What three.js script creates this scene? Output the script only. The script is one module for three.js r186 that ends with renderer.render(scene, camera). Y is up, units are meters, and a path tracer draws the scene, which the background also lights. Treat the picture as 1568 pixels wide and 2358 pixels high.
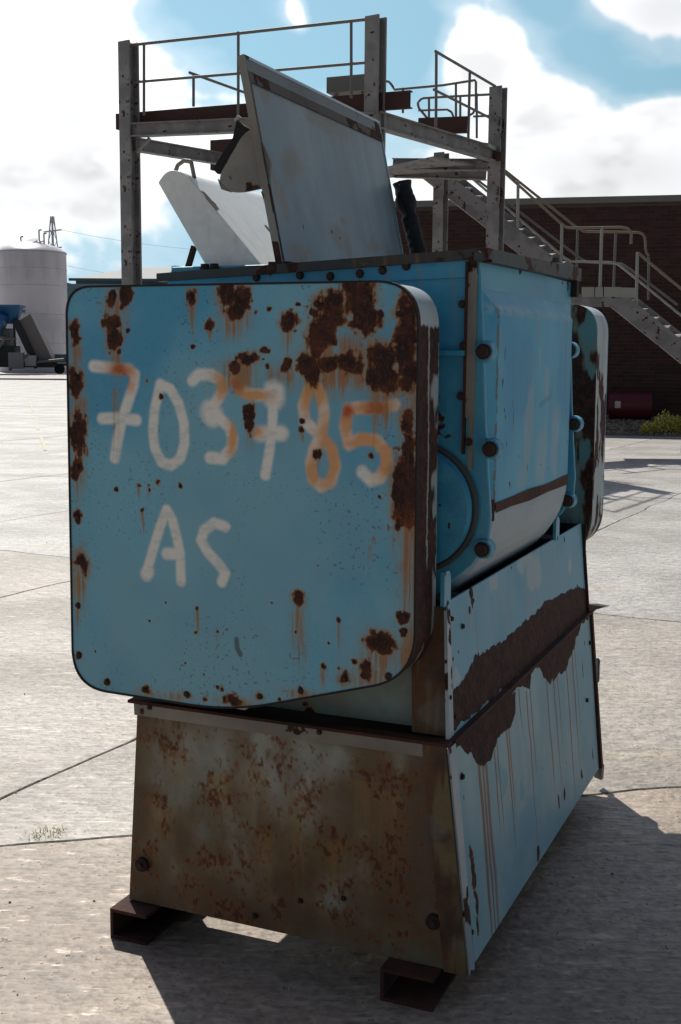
import * as THREE from 'three';
import { mergeGeometries } from 'three/addons/utils/BufferGeometryUtils.js';

// ---------- camera, sun, exposure ----------
const scene = new THREE.Scene();
const camera = new THREE.PerspectiveCamera(46.19, 681 / 1024, 0.05, 3000);
camera.position.set(1.2921, 1.6, 2.6971);
camera.up.set(-0.0582, 0.9915, -0.1164);
camera.lookAt(1.2921 - 3.898, 1.6 - 1.2963, 2.6971 - 9.1176);
const renderer = new THREE.WebGLRenderer({ antialias: true });
renderer.toneMapping = THREE.LinearToneMapping;
renderer.toneMappingExposure = 0.95;
renderer.shadowMap.enabled = true;
const SUN_DIR = new THREE.Vector3(-0.437, 0.766, -0.469).normalize();
const sun = new THREE.DirectionalLight(new THREE.Color(1, 0.957, 0.875), 5);
sun.name = 'sun';
sun.position.copy(SUN_DIR).multiplyScalar(60);
sun.castShadow = true;
sun.shadow.mapSize.set(4096, 4096);
Object.assign(sun.shadow.camera, { left: -25, right: 25, top: 25, bottom: -25, near: 1, far: 160 });
scene.add(sun, sun.target);

// ---------- noise ----------
function mulberry(a) { return () => { a |= 0; a = a + 0x6D2B79F5 | 0; let t = Math.imul(a ^ a >>> 15, 1 | a); t = t + Math.imul(t ^ t >>> 7, 61 | t) ^ t; return ((t ^ t >>> 14) >>> 0) / 4294967296; }; }
const rnd = mulberry(77);
const PERM = new Uint8Array(512), VAL = new Float32Array(256);
{ const r = mulberry(5), p = [...Array(256).keys()]; for (let i = 255; i > 0; i--) { const j = Math.floor(r() * (i + 1)); [p[i], p[j]] = [p[j], p[i]]; } for (let i = 0; i < 512; i++) PERM[i] = p[i & 255]; for (let i = 0; i < 256; i++) VAL[i] = r(); }
function vn(x, y, p = 256) {
  const xi = Math.floor(x), yi = Math.floor(y); let fx = x - xi, fy = y - yi;
  fx = fx * fx * (3 - 2 * fx); fy = fy * fy * (3 - 2 * fy);
  const x0 = ((xi % p) + p) % p & 255, x1 = (((xi + 1) % p) + p) % p & 255, y0 = ((yi % p) + p) % p & 255, y1 = (((yi + 1) % p) + p) % p & 255;
  const a = VAL[PERM[PERM[x0] + y0]], b = VAL[PERM[PERM[x1] + y0]], c = VAL[PERM[PERM[x0] + y1]], d = VAL[PERM[PERM[x1] + y1]];
  return a + (b - a) * fx + (c - a + (a - b - c + d) * fx) * fy;
}
function fbm(x, y, o = 4, p = 256) { let s = 0, a = 0.5, n = 0; for (let i = 0; i < o; i++) { s += a * vn(x + i * 17, y + i * 29, p); n += a; a *= 0.5; x *= 2; y *= 2; p = Math.min(256, p * 2); } return s / n; }
function vn3(x, y, z) {
  const xi = Math.floor(x), yi = Math.floor(y), zi = Math.floor(z); let fx = x - xi, fy = y - yi, fz = z - zi;
  fx = fx * fx * (3 - 2 * fx); fy = fy * fy * (3 - 2 * fy); fz = fz * fz * (3 - 2 * fz);
  const h = (i, j, k) => VAL[PERM[PERM[PERM[i & 255] + (j & 255)] + (k & 255)]];
  const m = (a, b, t) => a + (b - a) * t;
  return m(m(m(h(xi, yi, zi), h(xi + 1, yi, zi), fx), m(h(xi, yi + 1, zi), h(xi + 1, yi + 1, zi), fx), fy), m(m(h(xi, yi, zi + 1), h(xi + 1, yi, zi + 1), fx), m(h(xi, yi + 1, zi + 1), h(xi + 1, yi + 1, zi + 1), fx), fy), fz);
}
function fbm3(x, y, z, o) { let s = 0, a = 0.5, n = 0; for (let i = 0; i < o; i++) { s += a * vn3(x, y, z); n += a; a *= 0.52; x = x * 2.03 + 11; y = y * 2.03 + 7; z = z * 2.03 + 3; } return s / n; }
const sst = (a, b, x) => { const t = Math.min(1, Math.max(0, (x - a) / (b - a))); return t * t * (3 - 2 * t); };
const lin = v => { v /= 255; return v <= 0.04045 ? v / 12.92 : Math.pow((v + 0.055) / 1.055, 2.4); };
const S = (r, g, b) => [lin(r), lin(g), lin(b)];
const enc = v => { v = Math.min(1, Math.max(0, v)); return 255 * (v <= 0.0031308 ? v * 12.92 : 1.055 * Math.pow(v, 1 / 2.4) - 0.055); };
const mix = (o, c, t) => { o[0] += (c[0] - o[0]) * t; o[1] += (c[1] - o[1]) * t; o[2] += (c[2] - o[2]) * t; };

// ---------- sky: air and clouds, equirectangular ----------
{
  const W = 4096, H = 2048, data = new Float32Array(W * H * 4);
  const azc = Math.atan2(-0.9196, -0.3931);
  // cloud masses and clear gaps seen in the photograph: azimuth and elevation in degrees, radii, weight
  const masses = [[1350, 430, 400, 150, .5], [1075, 165, 105, 80, .75], [1195, 290, 140, 110, .55], [1540, 350, 120, 80, .5], [1330, 160, 100, 65, -.6], [1490, 240, 120, 36, -.55], [1225, 75, 80, 55, -.5],
    [930, 130, 90, 90, -.6], [490, 80, 140, 80, -.75], [580, 190, 110, 60, -.4], [350, 190, 90, 60, .2], [790, 70, 120, 90, -.75], [770, 190, 120, 60, -.4], [676, 80, 30, 30, .55], [690, 112, 26, 22, .45], [1470, 70, 150, 85, 1.05], [1130, 8, 170, 32, .7],
    [90, 200, 210, 330, .42], [400, 430, 260, 130, .34], [430, 120, 60, 40, .2], [960, 560, 200, 120, .3]]
    .map(([u, v, a, b, w]) => [(u - 784) / 48.2, (817 - v) / 48.2, a / 48.2, b / 48.2, w]);
  const greys = [[1480, 95, 120, 60, .38], [1440, 420, 140, 50, .16], [1250, 400, 120, 50, .12], [60, 440, 80, 50, .16], [230, 470, 90, 60, .2], [1420, 560, 200, 50, .1]].map(([u, v, a, b, w]) => [(u - 784) / 48.2, (817 - v) / 48.2, a / 48.2, b / 48.2, w]);
  for (let j = 0; j < H; j++) {
    const el = ((j + 0.5) / H - 0.5) * Math.PI, sy = Math.sin(el), cy = Math.cos(el), eld = el * 180 / Math.PI;
    for (let i = 0; i < W; i++) {
      const o = (j * W + i) * 4, th = ((i + 0.5) / W - 0.5) * 2 * Math.PI;
      if (eld < -4) { data[o] = .30; data[o + 1] = .29; data[o + 2] = .27; data[o + 3] = 1; continue; }
      const dx = Math.cos(th) * cy, dz = Math.sin(th) * cy;
      let az = (th - azc) * 180 / Math.PI; az = ((az + 540) % 360) - 180;
      let bias = .05 - .34 * sst(20, 46, eld), grey = 0;
      if (Math.abs(az) < 45 && eld < 40) {
        for (const [a, e, ra, re, w] of masses) { const q = ((az - a) / ra) ** 2 + ((eld - e) / re) ** 2; if (q < 6) bias += w * Math.exp(-q); }
        for (const [a, e, ra, re, w] of greys) { const q = ((az - a) / ra) ** 2 + ((eld - e) / re) ** 2; if (q < 6) grey += w * Math.exp(-q); }
      }
      const k = 7, yy = sy * 1.5;
      const wx = fbm3(dx * 9 + 3, yy * 9, dz * 9, 3) - .5, wy = fbm3(dx * 9 + 40, yy * 9 + 9, dz * 9, 3) - .5;
      const n = fbm3(dx * k + wx * .5, yy * k + wy * .5, dz * k + 20, 7), bil = Math.abs(fbm3(dx * 22 + wx, yy * 22 + wy, dz * 22 + 4, 5) - .5);
      const d = (n - .47) * 1.5 + (.12 - bil) * .55 + bias, c = Math.max(sst(-.06, .2, d), .24 * sst(-.35, .05, d)), thick = sst(.05, .4, d);
      const ca = dx * SUN_DIR.x + sy * SUN_DIR.y + dz * SUN_DIR.z, glow = Math.exp((ca - 1) * 5), wide = Math.exp((ca - 1) * 2.6);
      const t = sst(.02, .7, sy);
      const k0 = .18 + 1.3 * wide, br = (.42 - .40 * t) * k0 + .3 * glow, bg = (.82 - .75 * t) * k0 + .3 * glow, bb = (1.04 - .82 * t) * k0 + .3 * glow;
      const f = fbm3(dx * 14 + 5, yy * 18, dz * 14, 4);
      let cl = (.20 + 2.3 * wide * (1 - .75 * sst(20, 46, eld))) * (1 - .27 * thick * sst(.40, .66, f) - grey * (.6 + .8 * f));
      cl *= 1 - .10 * sst(25, 70, eld);
      const edge = sst(0, .16, d);
      data[o] = br + (cl * .97 - br) * c; data[o + 1] = bg + (cl * (.975 + .01 * edge) - bg) * c; data[o + 2] = bb + (cl * (1.0 + .04 * grey) - bb) * c; data[o + 3] = 1;
    }
  }
  const sky = new THREE.DataTexture(data, W, H, THREE.RGBAFormat, THREE.FloatType);
  sky.mapping = THREE.EquirectangularReflectionMapping; sky.magFilter = THREE.LinearFilter; sky.minFilter = THREE.LinearFilter; sky.needsUpdate = true;
  scene.background = sky; scene.environment = sky; scene.backgroundIntensity = 1; scene.environmentIntensity = 1;
}

// ---------- textures ----------
function surf(x0, y0, x1, y1, ppm, shade, repeat = false, wantRough = true, wantBump = true) {
  const W = Math.round((x1 - x0) * ppm), H = Math.round((y1 - y0) * ppm);
  const col = new Uint8Array(W * H * 4), ro = wantRough && new Uint8Array(W * H * 4), bu = wantBump && new Uint8Array(W * H * 4), o = [0, 0, 0, .5, .5];
  for (let j = 0; j < H; j++) for (let i = 0; i < W; i++) {
    shade(x0 + (i + .5) / ppm, y0 + (j + .5) / ppm, o, j * W + i);
    const k = (j * W + i) * 4;
    col[k] = enc(o[0]); col[k + 1] = enc(o[1]); col[k + 2] = enc(o[2]); col[k + 3] = 255;
    if (ro) { ro[k] = ro[k + 1] = ro[k + 2] = Math.min(255, Math.max(0, o[3] * 255)); ro[k + 3] = 255; }
    if (bu) { bu[k] = bu[k + 1] = bu[k + 2] = Math.min(255, Math.max(0, o[4] * 255)); bu[k + 3] = 255; }
  }
  const mk = (d, srgb) => { if (!d) return null; const t = new THREE.DataTexture(d, W, H, THREE.RGBAFormat); t.magFilter = THREE.LinearFilter; t.minFilter = THREE.LinearFilter; t.wrapS = t.wrapT = repeat ? THREE.RepeatWrapping : THREE.ClampToEdgeWrapping; if (srgb) t.colorSpace = THREE.SRGBColorSpace; t.needsUpdate = true; return t; };
  return { map: mk(col, true), roughnessMap: mk(ro), bumpMap: mk(bu), W, H, rect: [x0, y0, x1, y1] };
}
function surfMat(t, bump = 0.002, extra = {}) {
  const p = { map: t.map, roughness: t.roughnessMap ? 1 : .6, metalness: 0, side: THREE.DoubleSide, ...extra };
  if (t.roughnessMap) p.roughnessMap = t.roughnessMap;
  if (t.bumpMap) { p.bumpMap = t.bumpMap; p.bumpScale = bump; }
  return new THREE.MeshStandardMaterial(p);
}
const plain = (r, g, b, rough = .6, metal = 0) => new THREE.MeshStandardMaterial({ color: new THREE.Color().setRGB(...S(r, g, b)), roughness: rough, metalness: metal, side: THREE.DoubleSide });
// paint field on a panel: rust patches, runs and strokes are stamped into float layers
class Field {
  constructor(x0, y0, x1, y1, ppm) { Object.assign(this, { x0, y0, x1, y1, ppm, W: Math.round((x1 - x0) * ppm), H: Math.round((y1 - y0) * ppm) }); this.L = {}; }
  layer(n) { return this.L[n] ??= new Float32Array(this.W * this.H); }
  each(xa, ya, xb, yb, fn) {
    const i0 = Math.max(0, Math.floor((xa - this.x0) * this.ppm)), i1 = Math.min(this.W - 1, Math.ceil((xb - this.x0) * this.ppm)), j0 = Math.max(0, Math.floor((ya - this.y0) * this.ppm)), j1 = Math.min(this.H - 1, Math.ceil((yb - this.y0) * this.ppm));
    for (let j = j0; j <= j1; j++) for (let i = i0; i <= i1; i++) fn(this.x0 + (i + .5) / this.ppm, this.y0 + (j + .5) / this.ppm, j * this.W + i);
  }
  blob(n, x, y, rx, ry, s = 1) { const a = this.layer(n); this.each(x - rx * 2.2, y - ry * 2.2, x + rx * 2.2, y + ry * 2.2, (px, py, k) => { const w = Math.min(rx, ry) * 1.5, f = .55 / Math.max(.004, Math.min(rx, ry)), ux = px + (fbm(px * f + x * 50, py * f, 3) - .5) * w, uy = py + (fbm(px * f + 70, py * f + y * 50, 3) - .5) * w, v = s * Math.exp(-(((ux - x) / rx) ** 2 + ((uy - y) / ry) ** 2) * .58); if (v > a[k]) a[k] = v; }); }
  run(n, x, y, w, len, s = 1) { const a = this.layer(n), seed = x * 91; this.each(x - w * 1.6, y - len, x + w * 1.6, y, (px, py, k) => { px += (fbm(py * 9 + seed, seed, 3) - .5) * .016 * sst(0, .1, y - py); const t = (y - py) / len, q = vn(px * 260 + seed, 3.3), lim = .35 + .75 * q; const v = s * Math.exp(-(((px - x) / w) ** 2)) * (1 - sst(lim * .35, lim * 1.1, t)) * (.35 + .75 * q); if (v > a[k]) a[k] = v; }); }
  stroke(n, pts, r, soft = .5) { const a = this.layer(n); for (let s = 0; s < pts.length - 1; s++) { const [ax, ay] = pts[s], [bx, by] = pts[s + 1], dx = bx - ax, dy = by - ay, q = dx * dx + dy * dy || 1e-9, m = r * 1.6; this.each(Math.min(ax, bx) - m, Math.min(ay, by) - m, Math.max(ax, bx) + m, Math.max(ay, by) + m, (px, py, k) => { const t = Math.min(1, Math.max(0, ((px - ax) * dx + (py - ay) * dy) / q)), d = Math.hypot(px - ax - t * dx, py - ay - t * dy) / r; const v = 1 - sst(1 - soft, 1 + soft, d); if (v > a[k]) a[k] = v; }); } }
  poly(n, P, s = 1) { const a = this.layer(n); let xa = 9, xb = -9, ya = 9, yb = -9; for (const [x, y] of P) { xa = Math.min(xa, x); xb = Math.max(xb, x); ya = Math.min(ya, y); yb = Math.max(yb, y); } this.each(xa - .01, ya - .01, xb + .01, yb + .01, (px, py, k) => { const wx = px + (fbm(px * 24, py * 24, 4) - .5) * .022, wy = py + (fbm(px * 24 + 50, py * 24, 4) - .5) * .034; let inside = false; for (let i = 0, j = P.length - 1; i < P.length; j = i++) { const [xi, yi] = P[i], [xj, yj] = P[j]; if ((yi > wy) !== (yj > wy) && wx < (xj - xi) * (wy - yi) / (yj - yi) + xi) inside = !inside; } if (inside) a[k] = Math.max(a[k], s); }); }
}
const RUST_D = S(43, 26, 24), RUST_M = S(78, 43, 33), RUST_O = S(152, 84, 38), OCHRE = S(154, 120, 58);
function rusty(o, x, y, m, stain, core = 1) { // m: scale rust cover, stain: ochre wash; both 0..1
  if (stain > 0) { mix(o, OCHRE, Math.min(.8, stain * .8)); if (stain > .5) mix(o, RUST_O, (stain - .5) * .55); }
  if (m > 0) { const n = fbm(x * 55, y * 55, 4), q = fbm(x * 190 + 9, y * 190, 2), c = [...RUST_D]; mix(c, RUST_M, .8 * sst(.40, .75, n)); mix(c, RUST_O, .4 * sst(.62, .8, q) * (1 - .6 * m)); if (core < 1) { mix(c, S(112, 62, 34), (1 - core) * .85); mix(c, S(150, 104, 50), Math.max(0, .5 - core) * .9); } mix(o, c, m); o[3] += (.92 - o[3]) * m; o[4] = o[4] * (1 - m) + (.35 + .5 * q + .15 * n) * m; }
}
const BLUE = S(106, 176, 204), BLUE2 = S(72, 156, 194), PALE = S(176, 186, 190), CHALK = S(140, 168, 182);
function paintBase(o, x, y, c1 = BLUE, c2 = BLUE2, pale = .25) {
  const n = fbm(x * 4 + 5, y * 4, 4), s = fbm(x * 28, y * 2.2 + 7, 3), g = fbm(x * 240, y * 240, 2);
  o[0] = c1[0]; o[1] = c1[1]; o[2] = c1[2]; mix(o, c2, sst(.35, .7, n)); mix(o, CHALK, pale * sst(.45, .75, s) * sst(.3, .65, fbm(x * 3 + 31, y * 3, 3)));
  const k = .93 + .14 * g; o[0] *= k; o[1] *= k; o[2] *= k;
  o[3] = .42 + .14 * s + .1 * g; o[4] = .5 + .06 * (g - .5) + .25 * (fbm(x * 6, y * 6, 2) - .5);
}
// ---- repeating weathered finishes, one tile = L metres ----
function tiled(L, ppm, fn, bump = true) { const t = surf(0, 0, L, L, ppm, (x, y, o, k) => fn(x / L, y / L, o, k), true, true, bump); t.L = L; return t; }
const T = (u, v, f, o = 4) => fbm(u * f, v * f, o, f);
function weathered(c1, c2, cover, rough = .55) {
  return tiled(1, 420, (u, v, o) => {
    const n = T(u, v, 5), g = T(u + .3, v, 64, 3), s = fbm(u * 48, v * 4, 3, 4), e = T(u, v + .4, 12, 5);
    o[0] = c1[0]; o[1] = c1[1]; o[2] = c1[2]; mix(o, c2, sst(.35, .7, n)); mix(o, OCHRE, .28 * sst(.58, .8, s) * sst(.4, .6, n)); const k = .9 + .2 * g; o[0] *= k; o[1] *= k; o[2] *= k;
    o[3] = rough + .15 * (g - .5); o[4] = .5 + .2 * (n - .5) + .1 * (g - .5);
    rusty(o, u * 1.2, v * 1.2, sst(1 - cover, 1.03 - cover, e + .12 * g), .6 * sst(.94 - cover, 1.02 - cover, e));
  });
}
const mat = {};
mat.blue = surfMat(weathered(S(68, 154, 186), S(50, 140, 178), .2, .42), .003);
mat.pale = surfMat(weathered(PALE, S(140, 166, 180), .30, .45), .003);
mat.white = surfMat(weathered(S(226, 226, 224), S(212, 213, 212), .22, .35), .002);
mat.lid = surfMat(weathered(S(150, 166, 174), S(128, 150, 162), .28, .38), .002);
mat.scale = surfMat(weathered(S(92, 82, 76), S(72, 58, 50), .4, .75), .003);
mat.dull = surfMat(weathered(S(132, 154, 156), S(112, 126, 122), .26, .6), .003);
mat.beige = surfMat(weathered(S(138, 134, 126), S(116, 113, 107), .27, .6), .002);
mat.steel = surfMat(weathered(S(134, 131, 131), S(112, 111, 114), .24, .6), .002);
mat.rust = surfMat(tiled(.6, 600, (u, v, o) => { o[0] = RUST_M[0]; o[1] = RUST_M[1]; o[2] = RUST_M[2]; o[3] = .9; o[4] = .5; rusty(o, u, v, .3, 0); const n = T(u, v, 6, 5), g = T(u, v, 60, 3); mix(o, RUST_D, .85 * sst(.35, .6, n)); const k = .8 + .4 * g; o[0] *= k; o[1] *= k; o[2] *= k; o[4] = .5 * n + .5 * g; }), .004);
mat.darkRust = plain(38, 29, 26, .85); mat.rimSteel = surfMat(weathered(S(48, 56, 58), S(56, 46, 40), .3, .6), .003);
mat.ochreSteel = surfMat(tiled(1, 420, (u, v, o) => { const s = fbm(u * 44, v * 4, 4, 4), n = T(u, v, 10, 4), g = T(u, v, 90, 3); o[0] = o[1] = o[2] = 0; mix(o, S(108, 94, 66), 1); mix(o, S(88, 60, 39), sst(.34, .56, s)); mix(o, S(60, 42, 34), .8 * sst(.5, .68, n)); mix(o, S(104, 112, 104), .35 * sst(.6, .74, T(u + .4, v, 14, 3))); const k = .85 + .3 * g; o[0] *= k; o[1] *= k; o[2] *= k; o[3] = .7; o[4] = .5 + .3 * (g - .5); }), .003); mat.redOxide = plain(64, 40, 36, .8); mat.black = plain(26, 23, 22, .85); mat.rubber = plain(18, 18, 19, .75);
mat.galv = new THREE.MeshStandardMaterial({ color: new THREE.Color().setRGB(...S(150, 150, 146)), roughness: .42, metalness: .55 });
mat.brass = plain(126, 114, 96, .5, .2); mat.railGrey = plain(108, 106, 104, .6);
mat.boltRust = plain(56, 39, 33, .85); mat.boltGrey = plain(62, 66, 68, .7);

mat.strip = surfMat(weathered(S(112, 118, 120), S(96, 98, 98), .3, .6), .002);
// ---- front guard plate: paint, rust, runs and the sprayed number ----
const GP = [-.62, .68, .40, 1.80];
const fieldG = new Field(...GP, 1150);
{
  const big = [...[[-0.456,1.743,0.012,0.015],[-0.42,1.74,0.015,0.023],[-0.447,1.678,0.015,0.016],[-0.451,1.65,0.021,0.029],[-0.571,1.65,0.011,0.021],[-0.571,1.527,0.016,0.029],[-0.566,1.393,0.021,0.044],[-0.574,1.302,0.014,0.023],[-0.572,1.175,0.009,0.012],[-0.223,1.737,0.01,0.016],[-0.127,1.742,0.02,0.027],[-0.083,1.733,0.021,0.027],[-0.103,1.704,0.023,0.016],[-0.173,1.667,0.009,0.011],[0.042,1.682,0.018,0.017],[0.039,1.668,0.012,0.01],[-0.022,1.609,0.01,0.006],[-0.067,1.588,0.022,0.011],[-0.104,1.57,0.014,0.011],[-0.05,1.594,0.007,0.01],[0.036,1.576,0.01,0.014],[0.142,1.705,0.032,0.026],[0.158,1.682,0.022,0.016],[0.126,1.653,0.026,0.028],[0.115,1.613,0.016,0.029],[0.101,1.567,0.025,0.028],[0.139,1.581,0.022,0.016],[0.226,1.727,0.033,0.036],[0.242,1.676,0.028,0.026],[0.217,1.667,0.018,0.012],[0.202,1.579,0.028,0.022],[0.277,1.594,0.032,0.026],[0.339,1.642,0.022,0.074],[0.289,1.549,0.041,0.027],[0.347,1.553,0.023,0.027],[0.33,1.695,0.018,0.011],[0.343,1.445,0.014,0.022],[0.342,1.308,0.028,0.045],[0.352,1.262,0.028,0.045],[0.353,1.366,0.014,0.037],[-0.064,1.457,0.011,0.018],[-0.062,1.427,0.007,0.017],[0.118,1.363,0.007,0.01]]];
  const low = [...[[-0.564,1.054,0.021,0.036],[-0.578,0.933,0.007,0.007],[-0.577,0.802,0.008,0.008],[-0.49,0.736,0.007,0.007],[-0.371,0.728,0.01,0.011],[-0.246,0.732,0.01,0.009],[-0.111,0.73,0.025,0.014],[-0.036,0.752,0.011,0.011],[0.076,0.781,0.007,0.009],[0.018,0.752,0.005,0.004],[0.071,1.01,0.015,0.016],[0.178,0.967,0.005,0.005],[0.285,0.924,0.033,0.02],[0.251,0.854,0.018,0.021],[0.194,0.823,0.014,0.018],[0.221,0.869,0.01,0.007],[0.136,0.85,0.007,0.007],[0.342,0.988,0.012,0.011],[0.344,0.954,0.009,0.009],[0.307,0.843,0.007,0.007]]];
  for (const [x, y, rx, ry] of big) fieldG.blob('r', x, y, rx * 1.16, ry * 1.16, 1.05);
  for (const [x, y, rx, ry] of low) fieldG.blob('r', x, y, rx, ry, .95);
  for (const [x, y, r] of [[-0.01,1.709,0.004],[-0.046,1.702,0.004],[0.065,1.717,0.004],[0.275,1.695,0.006],[0.076,1.42,0.005],[0.079,1.443,0.004],[-0.325,1.278,0.005],[-0.354,1.267,0.003],[-0.384,1.265,0.004],[-0.451,1.253,0.004],[-0.26,1.272,0.004],[0.278,1.273,0.003],[-0.374,1.203,0.004],[-0.351,1.255,0.003],[-0.315,1.494,0.004],[-0.354,1.533,0.003],[-0.221,1.62,0.004],[-0.437,1.603,0.005],[0.056,1.656,0.004],[0.255,1.367,0.004],[-0.017,1.571,0.004],[-0.026,1.589,0.003],[-0.41,1.657,0.004]]) fieldG.blob('r', x, y, r * 1.4, r * 1.4, .85);
  for (const [x, y, r] of [[-0.215,0.961,0.004],[-0.307,0.967,0.002],[0.061,0.926,0.002],[0.263,1.171,0.003],[0.12,1.096,0.002],[-0.003,0.993,0.002],[0.151,0.907,0.002],[-0.25,0.814,0.002],[-0.196,0.791,0.002],[-0.156,0.906,0.002],[-0.22,0.897,0.003],[-0.193,0.726,0.005],[-0.143,0.758,0.004],[0.177,0.849,0.003],[-0.356,0.914,0.002],[-0.157,0.763,0.003],[-0.525,0.816,0.002]]) fieldG.blob('r', x, y, r * 1.5, r * 1.5, .8);
  { const q = mulberry(31); for (let i = 0; i < 46; i++) { const x = -.58 + q() * .92, y = .75 + q() * .98, a = q() * 6.28, l = .01 + .07 * q() * q(); fieldG.stroke('sx', [[x, y], [x + Math.cos(a) * l * .5, y + Math.sin(a) * l * .5 + .002], [x + Math.cos(a + .2) * l, y + Math.sin(a + .2) * l]], .0009, .5); } }
  fieldG.stroke('dent', [[-0.102,0.891],[-0.1,0.869],[-0.091,0.854]], .007, .4);
  for (const [x, y, w, l] of [[-0.453,1.734,0.011,0.184],[-0.423,1.731,0.014,0.141],[-0.448,1.629,0.018,0.117],[-0.45,1.51,0.01,0.258],[-0.572,1.641,0.009,0.068],[-0.567,1.508,0.014,0.086],[-0.565,1.361,0.016,0.08],[-0.573,1.283,0.011,0.135],[-0.223,1.731,0.009,0.104],[-0.124,1.707,0.01,0.123],[-0.097,1.695,0.021,0.092],[-0.066,1.7,0.009,0.068],[-0.172,1.662,0.007,0.043],[0.039,1.668,0.015,0.111],[-0.104,1.564,0.014,0.068],[-0.067,1.576,0.021,0.074],[0.036,1.569,0.009,0.074],[0.101,1.543,0.025,0.074],[0.14,1.567,0.031,0.092],[0.184,1.562,0.037,0.074],[0.227,1.653,0.018,0.123],[0.283,1.529,0.043,0.135],[0.265,1.523,0.012,0.203],[0.345,1.507,0.021,0.381],[0.336,1.279,0.025,0.209],[-0.064,1.427,0.01,0.092],[0.017,1.571,0.006,0.068],[0.118,1.362,0.009,0.074],[0.076,1.42,0.006,0.043],[-0.354,1.261,0.005,0.049],[-0.384,1.26,0.004,0.037],[-0.374,1.203,0.005,0.092],[-0.437,1.604,0.005,0.086],[0.305,1.709,0.012,0.08],[0.214,1.656,0.01,0.117]]) fieldG.run('d', x, y, w, l, .95);
  for (const [x, y, w, l] of [[-0.565,1.024,0.016,0.111],[-0.578,0.929,0.009,0.092],[0.071,1.001,0.014,0.092],[0.068,0.976,0.022,0.203],[0.178,0.962,0.006,0.123],[0.136,0.844,0.009,0.08],[-0.215,0.956,0.005,0.086],[0.286,0.9,0.031,0.086],[0.251,0.842,0.018,0.037],[0.342,0.942,0.014,0.074],[0.257,1.154,0.005,0.074],[-0.156,0.911,0.006,0.074],[0.35,1.161,0.018,0.319]]) fieldG.run('d', x, y, w, l, .85);
  fieldG.run('d', ...[0.355,1.245], .022, .42, 1.5);
  for (const [x, y, rx, ry, s] of [...[[0.171,1.55,0.092,0.031],[0.314,1.524,0.049,0.031],[0.348,1.462,0.018,0.092],[0.227,1.619,0.055,0.025],[0.127,1.602,0.037,0.037],[-0.097,1.546,0.043,0.025],[0.023,1.554,0.031,0.018],[-0.103,1.677,0.031,0.025],[-0.446,1.709,0.025,0.037],[-0.448,1.598,0.016,0.037],[-0.561,1.451,0.018,0.037],[-0.566,1.322,0.015,0.055],[-0.567,1.597,0.014,0.031]].map(q => [...q, .9]), ...[[0.298,0.883,0.055,0.043],[0.267,0.831,0.049,0.025],[0.354,0.919,0.025,0.074],[0.345,1.125,0.016,0.098],[-0.572,0.99,0.016,0.043],[-0.1,0.731,0.049,0.011],[-0.28,0.722,0.037,0.009],[-0.37,0.721,0.025,0.01],[0.078,0.772,0.037,0.01]].map(q => [...q, .8])]) fieldG.blob('d', x, y, rx, ry, s);
  const R = .0148;
  fieldG.stroke('t', [[-0.514,1.567],[-0.46,1.563],[-0.407,1.559],[-0.39,1.547],[-0.393,1.524],[-0.411,1.479],[-0.431,1.429],[-0.445,1.378],[-0.454,1.334]], R * 1.02, .42);
  fieldG.stroke('t', [[-0.491,1.433],[-0.44,1.436],[-0.387,1.432]], R, .42);
  fieldG.stroke('t', [[-0.316,1.524],[-0.286,1.512],[-0.263,1.477],[-0.248,1.428],[-0.247,1.378],[-0.26,1.339],[-0.288,1.321],[-0.314,1.328],[-0.334,1.363],[-0.339,1.406],[-0.334,1.456],[-0.316,1.524]], R * .92, .42);
  fieldG.stroke('t', [[-0.223,1.535],[-0.204,1.55],[-0.167,1.549],[-0.141,1.534],[-0.138,1.511],[-0.158,1.481],[-0.182,1.463],[-0.151,1.446],[-0.12,1.423],[-0.11,1.397],[-0.114,1.37],[-0.139,1.344],[-0.175,1.345]], R, .42);
  fieldG.stroke('t', [[-0.173,1.459],[-0.166,1.45]], R * 1.9, .4);
  fieldG.stroke('t', [[-0.104,1.534],[-0.089,1.514],[-0.058,1.502],[-0.026,1.503],[0.001,1.513],[0.005,1.518]], R * 1.05, .42);
  fieldG.stroke('t', [[0.002,1.512],[0.003,1.495]], R * 1.85, .4);
  fieldG.stroke('t', [[0.003,1.518],[-0.001,1.465],[-0.003,1.417],[-0.01,1.369],[-0.021,1.309]], R * .9, .42);
  fieldG.stroke('t', [[-0.037,1.408],[-0.005,1.412],[0.022,1.412]], R * 1.25, .5);
  fieldG.stroke('t', [[0.094,1.518],[0.08,1.481],[0.085,1.443],[0.119,1.414],[0.155,1.38],[0.165,1.338],[0.153,1.301],[0.128,1.288],[0.106,1.305],[0.1,1.343],[0.109,1.376],[0.128,1.415],[0.135,1.462],[0.128,1.503],[0.118,1.52]], R * .98, .42);
  fieldG.stroke('t', [[0.312,1.487],[0.272,1.479],[0.222,1.478],[0.197,1.474],[0.189,1.435],[0.198,1.392],[0.229,1.406],[0.268,1.403],[0.293,1.376],[0.295,1.345],[0.278,1.316],[0.255,1.309],[0.234,1.328]], R * 1.02, .42);
  fieldG.stroke('t', [[-0.363,1.041],[-0.344,1.099],[-0.32,1.165],[-0.301,1.207],[-0.285,1.183],[-0.271,1.135],[-0.263,1.1],[-0.261,1.026]], R * .92, .42);
  fieldG.stroke('t', [[-0.364,1.036],[-0.358,1.046]], R * 1.2, .42);
  fieldG.stroke('t', [[-0.302,1.095],[-0.267,1.096]], R * 1.05, .42);
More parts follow.
